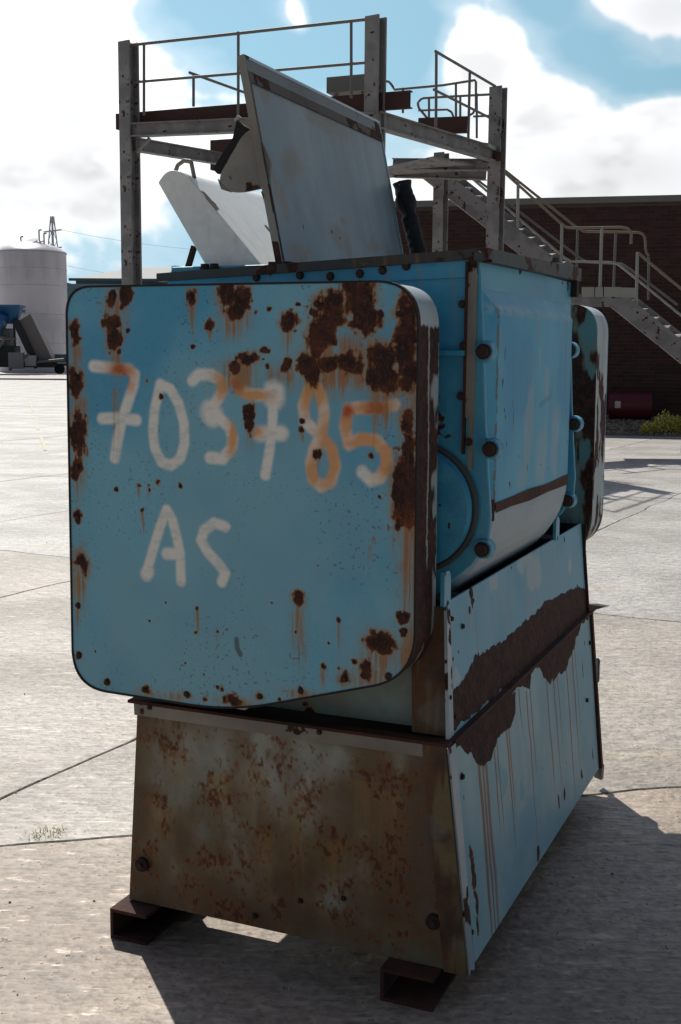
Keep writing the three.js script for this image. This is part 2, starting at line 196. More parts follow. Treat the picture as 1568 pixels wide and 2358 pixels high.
  fieldG.stroke('t', [[-0.132,1.175],[-0.164,1.182],[-0.193,1.162],[-0.202,1.135],[-0.181,1.105],[-0.149,1.077],[-0.133,1.057],[-0.143,1.034]], R * .92, .42);
  // orange stain that has crept into the white strokes
  for (const [x, y, rx, ry] of [[-0.432,1.559,0.025,0.016],[-0.416,1.536,0.015,0.018],[-0.144,1.528,0.015,0.025],[-0.108,1.402,0.01,0.037],[-0.097,1.525,0.018,0.018],[-0.057,1.499,0.031,0.01],[0.101,1.502,0.031,0.031],[0.147,1.375,0.025,0.068],[0.109,1.326,0.018,0.037],[0.197,1.452,0.016,0.037],[0.266,1.478,0.037,0.015],[0.242,1.402,0.037,0.018],[0.292,1.357,0.018,0.037],[-0.054,1.409,0.018,0.012]]) fieldG.blob('st', x, y, rx * 1.2, ry * 1.2);
  for (const [x, y, rx, ry] of [[-0.436,1.559,0.022,0.016],[-0.42,1.542,0.011,0.012],[-0.099,1.53,0.017,0.017],[0.269,1.483,0.021,0.018],[0.197,1.47,0.014,0.011]]) fieldG.blob('sr', x, y, rx, ry);
}
const texG = (() => {
  const r = fieldG.layer('r'), d = fieldG.layer('d'), t = fieldG.layer('t'), st = fieldG.layer('st'), sr = fieldG.layer('sr'), dent = fieldG.layer('dent'), sx = fieldG.layer('sx');
  return surf(...GP, 1150, (x, y, o, k) => {
    paintBase(o, x, y, BLUE, BLUE2, .16);
    mix(o, S(132, 178, 192), .5 * sst(.42, .62, fbm(x * 2.3 + 8.3, y * 1.7 + 2, 4))); const dust = sst(.74, .8, fbm(x * 150, y * 150, 2)); mix(o, RUST_M, .5 * dust * sst(.45, .6, fbm(x * 5 + 9, y * 5, 3)));
    const wipe = sst(.5, .7, fbm(x * 2.2 + y * 1.1, y * 1.4 - x * .7, 3)); mix(o, S(134, 190, 208), .3 * wipe);
    const n = fbm(x * 80, y * 80, 4), n2 = fbm(x * 26 + 3, y * 26, 4), fr = r[k] + (n - .5) * .7 + (n2 - .5) * .42 + (fbm(x * 105 + 7, y * 13, 3) - .5) * .5 - .03;
    const w = t[k] * (.9 + .1 * sst(.2, .5, n));
    if (w > 0) { const c = [...S(232, 232, 226)]; mix(c, S(180, 196, 200), .4 * sst(.5, .72, fbm(x * 34, y * 90, 3))); mix(c, S(216, 150, 82), Math.min(.9, st[k] * (.7 + .9 * n2))); mix(c, S(176, 72, 34), Math.min(.95, sr[k] * (.7 + .6 * n))); mix(o, c, w); o[3] = .6; }
    if (sx[k] > 0) mix(o, S(160, 180, 186), sx[k] * .45 * sst(.3, .6, n));
    if (dent[k] > 0) mix(o, S(70, 84, 90), dent[k] * .8);
    const halo = sst(.07, .5, r[k] + (n - .5) * .3) * .8;
    rusty(o, x, y, sst(.36, .54, fr), Math.max(halo, d[k] * (1.25 - .6 * w) * (.45 + .9 * sst(.3, .7, fbm(x * 150, y * 9, 3)))), sst(.42, .74, fr));
    if (d[k] > .55) mix(o, RUST_O, (d[k] - .55) * .8 * n);
  });
})();
mat.guard = surfMat(texG, .006);

// ---- guard rim, u runs down the right-hand edge of the guard (metres), v across its depth ----
const texRim = surf(0, 0, 1.1, .15, 900, (s, v, o) => {
  // s = distance below the top corner, v = 0 at the back edge, .15 at the front: bare brown steel with a surviving stripe of paint; top corner coloured paler to stand for sun on it
  paintBase(o, s * .4, v * 3, S(128, 162, 178), BLUE, .5); mix(o, PALE, .45 + .4 * (1 - sst(.012, .02, s)));
  const e = (fbm(s * 9, v * 12, 4) - .5) * .03, f = (fbm(s * 70, v * 70, 3) - .5) * .014, start = sst(.012, .02, s + f);
  const front = sst(.077, .081, v + e * .7 + f), back = sst(.001, .004, v + e * .4 + f) * (1 - sst(.066, .070, v + e * .4 + f)), cut = sst(.34, .40, fbm(s * 6 + 3, v * 9, 4) + .04), low = sst(.56, .6, s + e) * (1 - sst(.76, .8, s + e)) * sst(.02, .03, v + e);
  const m = start * Math.max(front, back * cut, low);
  mix(o, S(150, 110, 80), .4 * start * sst(.02, .08, v + e) * (1 - m));
  rusty(o, s, v, m, .25 * start);
});
mat.rim = surfMat(texRim, .003);

// ---- base front sheet ----
const BP = [-.5, .08, .5, .69];
const texBF = (() => {
  const F = new Field(...BP, 900);
  for (const [x, y, rx, ry] of [[-0.317,0.564,0.048,0.041],[-0.301,0.528,0.034,0.027],[-0.103,0.564,0.034,0.041],[-0.095,0.52,0.041,0.034],[-0.192,0.513,0.034,0.041],[-0.209,0.428,0.048,0.041],[-0.379,0.401,0.034,0.048],[-0.363,0.334,0.027,0.041],[-0.015,0.561,0.027,0.041],[0.032,0.429,0.034,0.041],[0.063,0.478,0.027,0.041],[0.213,0.552,0.041,0.027],[0.273,0.525,0.048,0.041],[0.337,0.556,0.027,0.027],[0.25,0.571,0.034,0.034],[-0.071,0.368,0.041,0.02],[-0.063,0.354,0.027,0.017],[0.125,0.364,0.041,0.034],[0.14,0.388,0.027,0.02],[0.017,0.308,0.027,0.082],[0.179,0.271,0.027,0.027],[-0.202,0.254,0.041,0.041],[-0.095,0.28,0.034,0.034],[0.289,0.414,0.041,0.096],[0.26,0.351,0.027,0.082],[0.327,0.32,0.034,0.082],[0.291,0.27,0.048,0.055],[0.142,0.175,0.041,0.027],[-0.015,0.144,0.041,0.041],[-0.434,0.212,0.034,0.034],[-0.407,0.264,0.027,0.027],[-0.42,0.572,0.027,0.027],[-0.144,0.233,0.034,0.027],[-0.261,0.258,0.027,0.027],[0.42,0.337,0.027,0.136],[0.35,0.195,0.055,0.048],[-0.161,0.115,0.061,0.034],[-0.321,0.169,0.048,0.041],[0.095,0.233,0.041,0.034]]) F.blob('r', x, y, rx, ry, .78);
  for (const [x, y, w, l] of [[-0.317,0.548,0.041,0.205],[-0.095,0.543,0.041,0.225],[-0.192,0.506,0.034,0.205],[0.032,0.488,0.034,0.307],[0.273,0.525,0.048,0.287],[0.214,0.545,0.034,0.164],[-0.379,0.401,0.034,0.205],[0.14,0.374,0.034,0.205],[-0.063,0.354,0.027,0.177]]) F.run('d', x, y, w, l, .9);
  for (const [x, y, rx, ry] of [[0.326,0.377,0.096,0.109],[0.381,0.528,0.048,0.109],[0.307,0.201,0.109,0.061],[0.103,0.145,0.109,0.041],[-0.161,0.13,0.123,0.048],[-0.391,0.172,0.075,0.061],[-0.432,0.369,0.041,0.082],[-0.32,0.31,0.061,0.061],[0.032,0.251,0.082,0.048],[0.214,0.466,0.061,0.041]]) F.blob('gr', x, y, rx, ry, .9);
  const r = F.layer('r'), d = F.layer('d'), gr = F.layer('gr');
  return surf(...BP, 900, (x, y, o, k) => {
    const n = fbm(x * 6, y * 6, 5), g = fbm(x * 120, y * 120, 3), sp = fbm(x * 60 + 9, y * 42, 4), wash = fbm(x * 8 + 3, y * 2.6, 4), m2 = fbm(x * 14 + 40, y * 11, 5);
    o[0] = o[1] = o[2] = 0; mix(o, S(132, 138, 130), 1); mix(o, S(100, 98, 82), sst(.3, .6, n)); const kk = .85 + .3 * g; o[0] *= kk; o[1] *= kk; o[2] *= kk;
    o[3] = .6 + .2 * g; o[4] = .5 + .2 * (g - .5) + .3 * (n - .5);
    mix(o, S(164, 168, 160), .6 * sst(.35, .6, fbm(x * 9 + 60, y * 9, 4)) * 1);
    // brown film left by old grease, in the patches the photograph shows
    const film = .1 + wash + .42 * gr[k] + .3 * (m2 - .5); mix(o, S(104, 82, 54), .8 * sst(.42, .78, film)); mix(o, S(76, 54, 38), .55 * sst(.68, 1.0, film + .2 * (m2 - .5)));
    const fine = fbm(x * 130 + 4, y * 90, 3), f = r[k] * .55 + (sp - .5) * .9 + (fine - .5) * 1.25 + (m2 - .5) * .6 + (n - .5) * .3;
    mix(o, S(116, 74, 38), .7 * sst(.16, .5, f)); rusty(o, x, y, .75 * sst(.42, .78, f), d[k] * .5, .8);
  });
})();
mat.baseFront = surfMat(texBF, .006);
// ---- base side sheet, coordinates z, y ----
const SP = [-1.66, .08, .02, .68];
const texBS = (() => {
  const F = new Field(...SP, 800);
  F.poly('r', [[0.024,0.68],[0.006,0.638],[-0.059,0.639],[-0.106,0.618],[-0.164,0.6],[-0.193,0.56],[-0.26,0.532],[-0.329,0.535],[-0.402,0.569],[-0.52,0.556],[-0.587,0.58],[-0.612,0.632],[-0.566,0.644],[-0.665,0.637],[-0.762,0.602],[-0.786,0.646],[-0.889,0.647],[-0.926,0.615],[-1.007,0.563],[-1.136,0.564],[-1.241,0.555],[-1.35,0.583],[-1.403,0.61],[-1.506,0.647],[-1.633,0.648],[-1.736,0.704],[-1.597,0.729],[0.018,0.701]]);
  for (const [x, y, w, l] of [[-0.216,0.556,0.004,0.682],[-0.248,0.541,0.003,0.818],[-0.276,0.532,0.004,0.909],[-0.359,0.546,0.002,0.409],[-0.488,0.565,0.003,0.454],[-0.511,0.558,0.002,0.318],[-0.725,0.609,0.004,0.954],[-0.767,0.603,0.002,0.364],[-0.968,0.581,0.003,0.591],[-1.055,0.572,0.004,0.682],[-1.109,0.565,0.002,0.364],[-1.242,0.558,0.003,0.636],[-1.34,0.579,0.004,0.682],[-1.383,0.595,0.002,0.454],[-0.391,0.562,0.002,0.682],[-0.644,0.635,0.002,0.227]]) F.run('d', x, y, w * 3.0, l, 1.15);
  for (const [x, y, rx, ry] of [[-0.079,0.561,0.005,0.008],[-1.544,0.576,0.003,0.005],[-1.484,0.493,0.003,0.027],[-1.542,0.369,0.004,0.007],[-1.546,0.168,0.006,0.018],[-1.396,0.326,0.002,0.004],[-0.839,0.338,0.002,0.004],[-1.143,0.26,0.002,0.005],[-0.076,0.506,0.002,0.005],[-1.009,0.176,0.006,0.018]]) F.blob('r', x, y, rx * 1.2, ry * 1.2, .9);
  for (const [x, y, rx, ry] of [[-0.101,0.302,0.019,0.065],[-0.092,0.339,0.011,0.043],[-0.108,0.219,0.015,0.032],[-0.101,0.165,0.011,0.032],[-1.089,0.17,0.015,0.024],[-0.397,0.033,0.011,0.022],[-0.721,0.12,0.022,0.026],[-1.356,0.157,0.022,0.017]]) F.blob('r', x, y, rx, ry, .8);
  for (const [x, y, rx, ry] of [[-0.491,0.322,0.027,0.027],[-0.701,0.259,0.023,0.027],[-0.6,0.349,0.018,0.023],[-0.427,0.433,0.018,0.027],[-1.363,0.406,0.014,0.041],[-0.371,0.492,0.023,0.036],[-0.605,0.227,0.055,0.055]]) F.blob('b', x, y, rx * 1.6, ry, .9);
  const r = F.layer('r'), d = F.layer('d'), b = F.layer('b');
  return surf(...SP, 800, (x, y, o, k) => {
    paintBase(o, x, y, S(142, 179, 190), S(110, 162, 183), .45); const n = fbm(x * 22, y * 22, 4), n2 = fbm(x * 70, y * 70, 3);
    mix(o, S(104, 160, 184), .8 * sst(.3, .6, b[k] + (n - .5) * .9));
    const line = sst(.2, .6, d[k]); mix(o, S(122, 82, 50), .9 * line);
    const f = r[k] * .9 + (n2 - .5) * .35 + (n - .5) * .15;
    rusty(o, x, y, sst(.42, .5, f), .35 * sst(.3, .42, f) * (r[k] > 0 ? 1 : 0), .75 + .25 * sst(.5, .8, f));
  });
})();
mat.baseSide = surfMat(texBS, .007);
// ---- skirt side sheet, coordinates z, y ----
const KP = [-1.62, .66, 0, 1.03];
const texKS = (() => {
  const F = new Field(...KP, 800);
  F.poly('r', [[0.063,0.692],[-0.02,0.762],[-0.051,0.786],[-0.091,0.79],[-0.177,0.796],[-0.246,0.821],[-0.294,0.817],[-0.378,0.808],[-0.565,0.814],[-0.706,0.811],[-0.859,0.814],[-1.026,0.822],[-1.151,0.818],[-1.366,0.8],[-1.511,0.786],[-1.661,0.752],[-1.639,0.661],[-0.005,0.685]]);
  for (const [x, y, rx, ry] of [[-0.248,0.992,0.015,0.014],[-0.251,0.967,0.013,0.018],[-0.224,0.953,0.011,0.012],[-0.059,0.962,0.005,0.01],[-0.155,0.922,0.004,0.003],[-0.114,0.868,0.004,0.005],[-0.068,0.86,0.005,0.005],[-1.323,0.981,0.009,0.009],[-1.483,0.795,0.01,0.005],[-0.643,0.995,0.005,0.004],[-0.278,0.821,0.007,0.006],[-1.604,0.849,0.004,0.045]]) F.blob('r', x, y, rx, ry, .92);
  for (const [x, y, w, l] of [[-0.215,0.95,0.009,0.073],[-0.269,0.939,0.006,0.227]]) F.run('d', x, y, w, l, .8);
  for (const [x, y, rx, ry] of [[-0.886,0.939,0.055,0.041],[-0.763,0.982,0.027,0.027],[-0.45,0.981,0.027,0.023],[-1.385,0.883,0.023,0.027],[-0.088,0.809,0.018,0.023]]) F.blob('w', x, y, rx * 1.5, ry * 1.1, .9);
  const r = F.layer('r'), d = F.layer('d'), w = F.layer('w');
  return surf(...KP, 800, (x, y, o, k) => {
    paintBase(o, x, y, S(108, 168, 194), S(88, 158, 188), .5); const n = fbm(x * 14, y * 14, 4), n2 = fbm(x * 80, y * 80, 3);
    mix(o, S(160, 182, 192), .8 * sst(.25, .65, w[k] + (n - .5) * .8));
    const f = r[k] * .9 + (n2 - .5) * .4;
    rusty(o, x, y, sst(.42, .5, f), Math.max(d[k] * .8, .3 * sst(.2, .4, f)));
  });
})();
mat.skirtSide = surfMat(texKS, .007);
// ---- jacket face: faded blue with scrubbed pale streaks, coordinates z, y ----
const JP = [-1.2, 1.0, -.1, 1.8];
const texJ = (() => {
  const F = new Field(...JP, 700);
  for (const [x, y, rx, ry] of [[-0.583,1.469,0.024,0.048],[-0.576,1.38,0.024,0.08],[-0.729,1.325,0.032,0.072],[-0.762,1.532,0.016,0.036],[-0.678,1.592,0.01,0.032],[-0.887,1.338,0.024,0.06],[-0.518,1.274,0.024,0.024]]) F.blob('w', x, y, rx * 1.5, ry * 1.2, .85);
  for (const [x, y, rx, ry] of [[-0.644,1.69,0.01,0.016],[-0.648,1.664,0.01,0.018],[-0.646,1.646,0.009,0.01]]) F.blob('pk', x, y, rx * .9, ry * .9, .9);
  for (const [x, y, rx, ry] of [[-0.395,1.475,0.001,0.008],[-0.405,1.433,0.001,0.024],[-0.314,1.462,0.002,0.004],[-0.326,1.445,0.002,0.005],[-0.292,1.532,0.003,0.012],[-0.466,1.333,0.002,0.002],[-0.387,1.26,0.004,0.006],[-0.361,1.199,0.007,0.012],[-1.061,1.332,0.001,0.006],[-0.804,1.272,0.002,0.002],[-0.308,1.601,0.002,0.012],[-0.724,1.289,0.002,0.002],[-0.567,1.296,0.001,0.007],[-0.177,1.439,0.002,0.003],[-0.345,1.373,0.002,0.006]]) F.blob('r', x, y, rx * 1.6, ry * 1.5, .85);
  F.stroke('sc', [[-0.69,1.461],[-0.75,1.473],[-0.819,1.482],[-0.833,1.498]], .009, .6);
  const r = F.layer('r'), w = F.layer('w'), pk = F.layer('pk'), sc = F.layer('sc');
  return surf(...JP, 700, (x, y, o, k) => {
    paintBase(o, x, y, S(76, 166, 200), S(50, 148, 190), .3); const n = fbm(x * 18, y * 7, 4), n2 = fbm(x * 70, y * 70, 3);
    mix(o, S(132, 168, 188), .75 * sst(.2, .6, w[k] + (n - .5) * .9));
    mix(o, S(146, 128, 124), .75 * sst(.4, .7, pk[k] + (n2 - .5) * .4));
    mix(o, S(52, 120, 150), .5 * sc[k]);
    const ew = (1 - sst(.004, .011, Math.abs(x + .245 + .004 * (n - .5)))) * sst(.5, .6, fbm(y * 60, x * 60, 3) + .1); mix(o, S(98, 84, 62), .75 * ew);
    const tw = (1 - sst(.006, .02, Math.abs(y - 1.717))) * sst(.3, .6, n2); mix(o, S(140, 172, 186), .5 * tw);
    rusty(o, x, y, sst(.5, .6, r[k] + (n2 - .5) * .5), .4 * sst(.15, .5, r[k]));
  });
})();
mat.jacket = surfMat(texJ, .006);
// ---- open cover panel, coordinates z, y ----
const LP = [-1.2, 1.8, -.15, 2.42];
const texL = (() => {
  const F = new Field(...LP, 650);
  for (const [x, y, rx, ry] of [[-0.682,1.996,0.015,0.015],[-0.649,1.933,0.056,0.036],[-0.383,2.122,0.051,0.031],[-0.273,1.998,0.026,0.046],[-0.689,2.288,0.102,0.02],[-0.334,1.877,0.046,0.02],[-0.904,1.942,0.041,0.02],[-1.03,1.94,0.02,0.036],[-0.247,2.049,0.015,0.031],[-0.283,2.292,0.02,0.02]]) F.blob('s', x, y, rx * 1.5, ry * 1.2, .8);
  for (const [x, y, rx, ry] of [[-0.679,1.997,0.008,0.006],[-0.639,1.944,0.004,0.004],[-0.503,2.264,0.004,0.004],[-0.384,1.954,0.004,0.01],[-0.585,1.957,0.005,0.004]]) F.blob('r', x, y, rx * 1.5, ry * 1.4, .7);
  const r = F.layer('r'), s = F.layer('s');
  return surf(...LP, 650, (x, y, o, k) => {
    paintBase(o, x, y, S(128, 141, 147), S(112, 129, 138), .25); const n = fbm(x * 16, y * 6, 4), n2 = fbm(x * 60, y * 60, 3);
    mix(o, S(122, 108, 88), .7 * sst(.22, .7, s[k] + (n - .5) * .7)); mix(o, S(150, 150, 146), .3 * sst(.45, .7, n));
    rusty(o, x, y, sst(.5, .7, r[k] + (n2 - .5) * .5), .3 * sst(.1, .5, r[k]));
    o[3] = .4 + .2 * n;
  });
})();
mat.cover = surfMat(texL, .005);

// ---- concrete of the yard ----
const texC = tiled(3, 660, (u, v, o) => {
  // u runs along the tamping ridges, v across
  const big = T(u, v, 4, 4), tam = fbm(u * 26, v * 104, 4, 26), rid = fbm(u * 60, v * 200, 3, 60), agg = T(u, v, 150, 3), grit = T(u + .37, v, 230, 2), och = T(u + .6, v + .2, 6, 4), cl = T(u + .2, v + .7, 30, 4);
  o[0] = o[1] = o[2] = 0; mix(o, S(186, 183, 178), 1); mix(o, S(164, 160, 154), sst(.35, .65, big)); mix(o, S(186, 168, 140), .22 * sst(.56, .75, och));
  const k = .80 + .14 * sst(.25, .7, tam) + .22 * (cl - .4) + .5 * (rid - .5) + .62 * (agg - .5) + .45 * (grit - .5); o[0] *= k; o[1] *= k; o[2] *= k;
  const pit = sst(.80, .86, agg + .15 * (grit - .5)), lime = sst(.64, .74, rid * .6 + tam * .4); mix(o, S(84, 76, 68), .6 * pit); mix(o, S(222, 216, 208), .5 * lime);
  o[3] = .52 + .1 * big - .14 * lime; o[4] = .35 * tam + .35 * rid + .2 * agg + .1 * grit - .2 * pit;
});
mat.slabs = [[.88, .875, .87], [.82, .815, .81], [.76, .645, .55], [.8, .745, .69]].map(c => surfMat(texC, .013, { color: new THREE.Color().setRGB(...c.map(v => Math.min(1, v))) }));
mat.joint = surfMat(tiled(1, 256, (u, v, o) => { const n = T(u, v, 32, 4); mix(o, S(70, 62, 52), 1); const k = .6 + .8 * n; o[0] = lin(70) * k; o[1] = lin(62) * k; o[2] = lin(52) * k; o[3] = .95; o[4] = n; }), .006);
// ---------- geometry helpers ----------
const V = (x, y, z) => new THREE.Vector3(x, y, z), A3 = a => new THREE.Vector3(...a);
const used = {};
function numbered(n) { const k = used[n] = (used[n] ?? -1) + 1; return k ? `${n}_${String(k).padStart(3, '0')}` : n; }
function on(m) { m.castShadow = m.receiveShadow = true; return m; }
function part(parent, name, geo, m, label) { const o = on(new THREE.Mesh(geo, m)); o.name = name; if (label) o.userData.label = label; parent.add(o); return o; }
function thing(name, label, category, at = [0, 0, 0], group) { const g = new THREE.Group(); g.name = numbered(name); g.position.set(...at); g.userData = { label, category }; if (group) g.userData.group = group; scene.add(g); return g; }
function setting(name, geo, m, label) { const o = on(new THREE.Mesh(geo, m)); o.name = numbered(name); o.userData = { kind: 'structure', label, category: name.replace(/_/g, ' ') }; scene.add(o); return o; }
// uv in metres by the main direction of each face; tile size L
function boxUV(g, L = 1) {
  g = g.index ? g.toNonIndexed() : g; g.computeVertexNormals(); const p = g.attributes.position, n = g.attributes.normal, uv = new Float32Array(p.count * 2);
  for (let i = 0; i < p.count; i++) { const ax = Math.abs(n.getX(i)), ay = Math.abs(n.getY(i)), az = Math.abs(n.getZ(i)), x = p.getX(i), y = p.getY(i), z = p.getZ(i); const [a, b] = ax > ay && ax > az ? [z, y] : ay > az ? [x, z] : [x, y]; uv[2 * i] = a / L + .13; uv[2 * i + 1] = b / L + .27; }
  g.setAttribute('uv', new THREE.BufferAttribute(uv, 2)); return g;
}
function rectUV(g, rect, axU, axV) { const p = g.attributes.position, uv = new Float32Array(p.count * 2), G = ['getX', 'getY', 'getZ']; for (let i = 0; i < p.count; i++) { uv[2 * i] = (p[G[axU]](i) - rect[0]) / (rect[2] - rect[0]); uv[2 * i + 1] = (p[G[axV]](i) - rect[1]) / (rect[3] - rect[1]); } g.setAttribute('uv', new THREE.BufferAttribute(uv, 2)); return g; }
const box = (x0, y0, z0, x1, y1, z1, L) => boxUV(new THREE.BoxGeometry(Math.abs(x1 - x0), Math.abs(y1 - y0), Math.abs(z1 - z0)).translate((x0 + x1) / 2, (y0 + y1) / 2, (z0 + z1) / 2), L);
function merge(list) { return mergeGeometries(list.map(g => { g = g.index ? g.toNonIndexed() : g; for (const k of Object.keys(g.attributes)) if (!['position', 'normal', 'uv'].includes(k)) g.deleteAttribute(k); return g; })); }
// eight corners: a b c d = bottom quad (anticlockwise from above), e f g h = top quad
function hexa(a, b, c, d, e, f, g, h, L) {
  const v = [a, b, c, d, e, f, g, h], F = [[0, 3, 2, 1], [4, 5, 6, 7], [0, 1, 5, 4], [1, 2, 6, 5], [2, 3, 7, 6], [3, 0, 4, 7]], pos = [];
  for (const [i, j, k, l] of F) for (const q of [i, j, k, i, k, l]) pos.push(...v[q]);
  const geo = new THREE.BufferGeometry(); geo.setAttribute('position', new THREE.Float32BufferAttribute(pos, 3)); return boxUV(geo, L);
}
function quadSheet(a, b, c, d, t, n, nu = 1, nv = 1) { // a b c d corners; sheet of thickness t set back along -n
  const pos = [], A = A3(a), B = A3(b), C = A3(c), D = A3(d), N = A3(n).multiplyScalar(t);
  const P = (u, v, back) => { const p = A.clone().lerp(B, u).lerp(D.clone().lerp(C, u), v); return back ? p.sub(N) : p; };
  const q = (p0, p1, p2, p3) => { for (const p of [p0, p1, p2, p0, p2, p3]) pos.push(p.x, p.y, p.z); };
  q(P(0, 0), P(1, 0), P(1, 1), P(0, 1)); q(P(1, 0, 1), P(0, 0, 1), P(0, 1, 1), P(1, 1, 1));
  q(P(0, 0), P(0, 0, 1), P(1, 0, 1), P(1, 0)); q(P(1, 0), P(1, 0, 1), P(1, 1, 1), P(1, 1)); q(P(1, 1), P(1, 1, 1), P(0, 1, 1), P(0, 1)); q(P(0, 1), P(0, 1, 1), P(0, 0, 1), P(0, 0));
  const g = new THREE.BufferGeometry(); g.setAttribute('position', new THREE.Float32BufferAttribute(pos, 3)); g.computeVertexNormals(); return g;
}
function section(kind, w, h, t) { const s = new THREE.Shape(), P = { R: [[-w / 2, -h / 2], [w / 2, -h / 2], [w / 2, h / 2], [-w / 2, h / 2]], I: [[-w / 2, -h / 2], [w / 2, -h / 2], [w / 2, -h / 2 + t], [t / 2, -h / 2 + t], [t / 2, h / 2 - t], [w / 2, h / 2 - t], [w / 2, h / 2], [-w / 2, h / 2], [-w / 2, h / 2 - t], [-t / 2, h / 2 - t], [-t / 2, -h / 2 + t], [-w / 2, -h / 2 + t]], C: [[-w / 2, -h / 2], [w / 2, -h / 2], [w / 2, -h / 2 + t], [-w / 2 + t, -h / 2 + t], [-w / 2 + t, h / 2 - t], [w / 2, h / 2 - t], [w / 2, h / 2], [-w / 2, h / 2]], L: [[-w / 2, -h / 2], [w / 2, -h / 2], [w / 2, -h / 2 + t], [-w / 2 + t, -h / 2 + t], [-w / 2 + t, h / 2], [-w / 2, h / 2]] }[kind]; P.forEach(([x, y], i) => i ? s.lineTo(x, y) : s.moveTo(x, y)); return s; }
function beam(p, q, kind, w, h, t = .012, up = [0, 1, 0], L = 1) { // straight rolled section from p to q; h along "up"
  const a = A3(p), d = A3(q).sub(a), len = d.length(), z = d.clone().normalize(); let x = A3(up).cross(z).normalize(); const y = z.clone().cross(x);
  return boxUV(new THREE.ExtrudeGeometry(section(kind, w, h, t), { depth: len, bevelEnabled: false }).applyMatrix4(new THREE.Matrix4().makeBasis(x, y, z).setPosition(a)), L);
}
const tube = (pts, r, seg = 8) => { if (pts.length === 2) { const a = A3(pts[0]), b = A3(pts[1]), d = b.clone().sub(a), g = new THREE.CylinderGeometry(r, r, d.length(), seg); g.applyQuaternion(new THREE.Quaternion().setFromUnitVectors(V(0, 1, 0), d.normalize())); const m = a.add(b).multiplyScalar(.5); return g.translate(m.x, m.y, m.z); } const c = new THREE.CurvePath(); for (let i = 0; i < pts.length - 1; i++) c.add(new THREE.LineCurve3(A3(pts[i]), A3(pts[i + 1]))); return new THREE.TubeGeometry(c, pts.length * 6, r, seg); };
function rounded(P, radii, n = 8) { // polygon with rounded corners -> points
  const out = [], N = P.length; for (let i = 0; i < N; i++) { const p = new THREE.Vector2(...P[i]), a = new THREE.Vector2(...P[(i + N - 1) % N]), b = new THREE.Vector2(...P[(i + 1) % N]), r = radii[i] ?? radii; if (!r) { out.push(p); continue; } const da = a.sub(p).normalize(), db = b.sub(p).normalize(), p0 = p.clone().addScaledVector(da, r), p1 = p.clone().addScaledVector(db, r); for (let k = 0; k <= n; k++) { const t = k / n; out.push(p0.clone().multiplyScalar((1 - t) * (1 - t)).addScaledVector(p, 2 * t * (1 - t)).addScaledVector(p1, t * t)); } } return out;
}
const slabOf = (pts, z0, z1, bevel = 0) => { const s = new THREE.Shape(pts.map(p => p.isVector2 ? p : new THREE.Vector2(...p))); return new THREE.ExtrudeGeometry(s, { depth: z1 - z0 - 2 * bevel, bevelEnabled: bevel > 0, bevelSize: bevel, bevelThickness: bevel, bevelOffset: -bevel, bevelSegments: 2, curveSegments: 6 }).translate(0, 0, z0 + bevel); };
const boltGeo = (() => merge([new THREE.CylinderGeometry(1.25, 1.25, .3, 12).translate(0, .15, 0), new THREE.CylinderGeometry(.95, 1, .8, 6).translate(0, .7, 0)]))();
const bolt = (parent, at, r, dir = [0, 0, 1], m = mat.boltRust, name = 'bolt') => { const o = part(parent, name, boltGeo, m); o.position.set(...at); o.scale.setScalar(r); o.quaternion.setFromUnitVectors(V(0, 1, 0), A3(dir)); return o; };

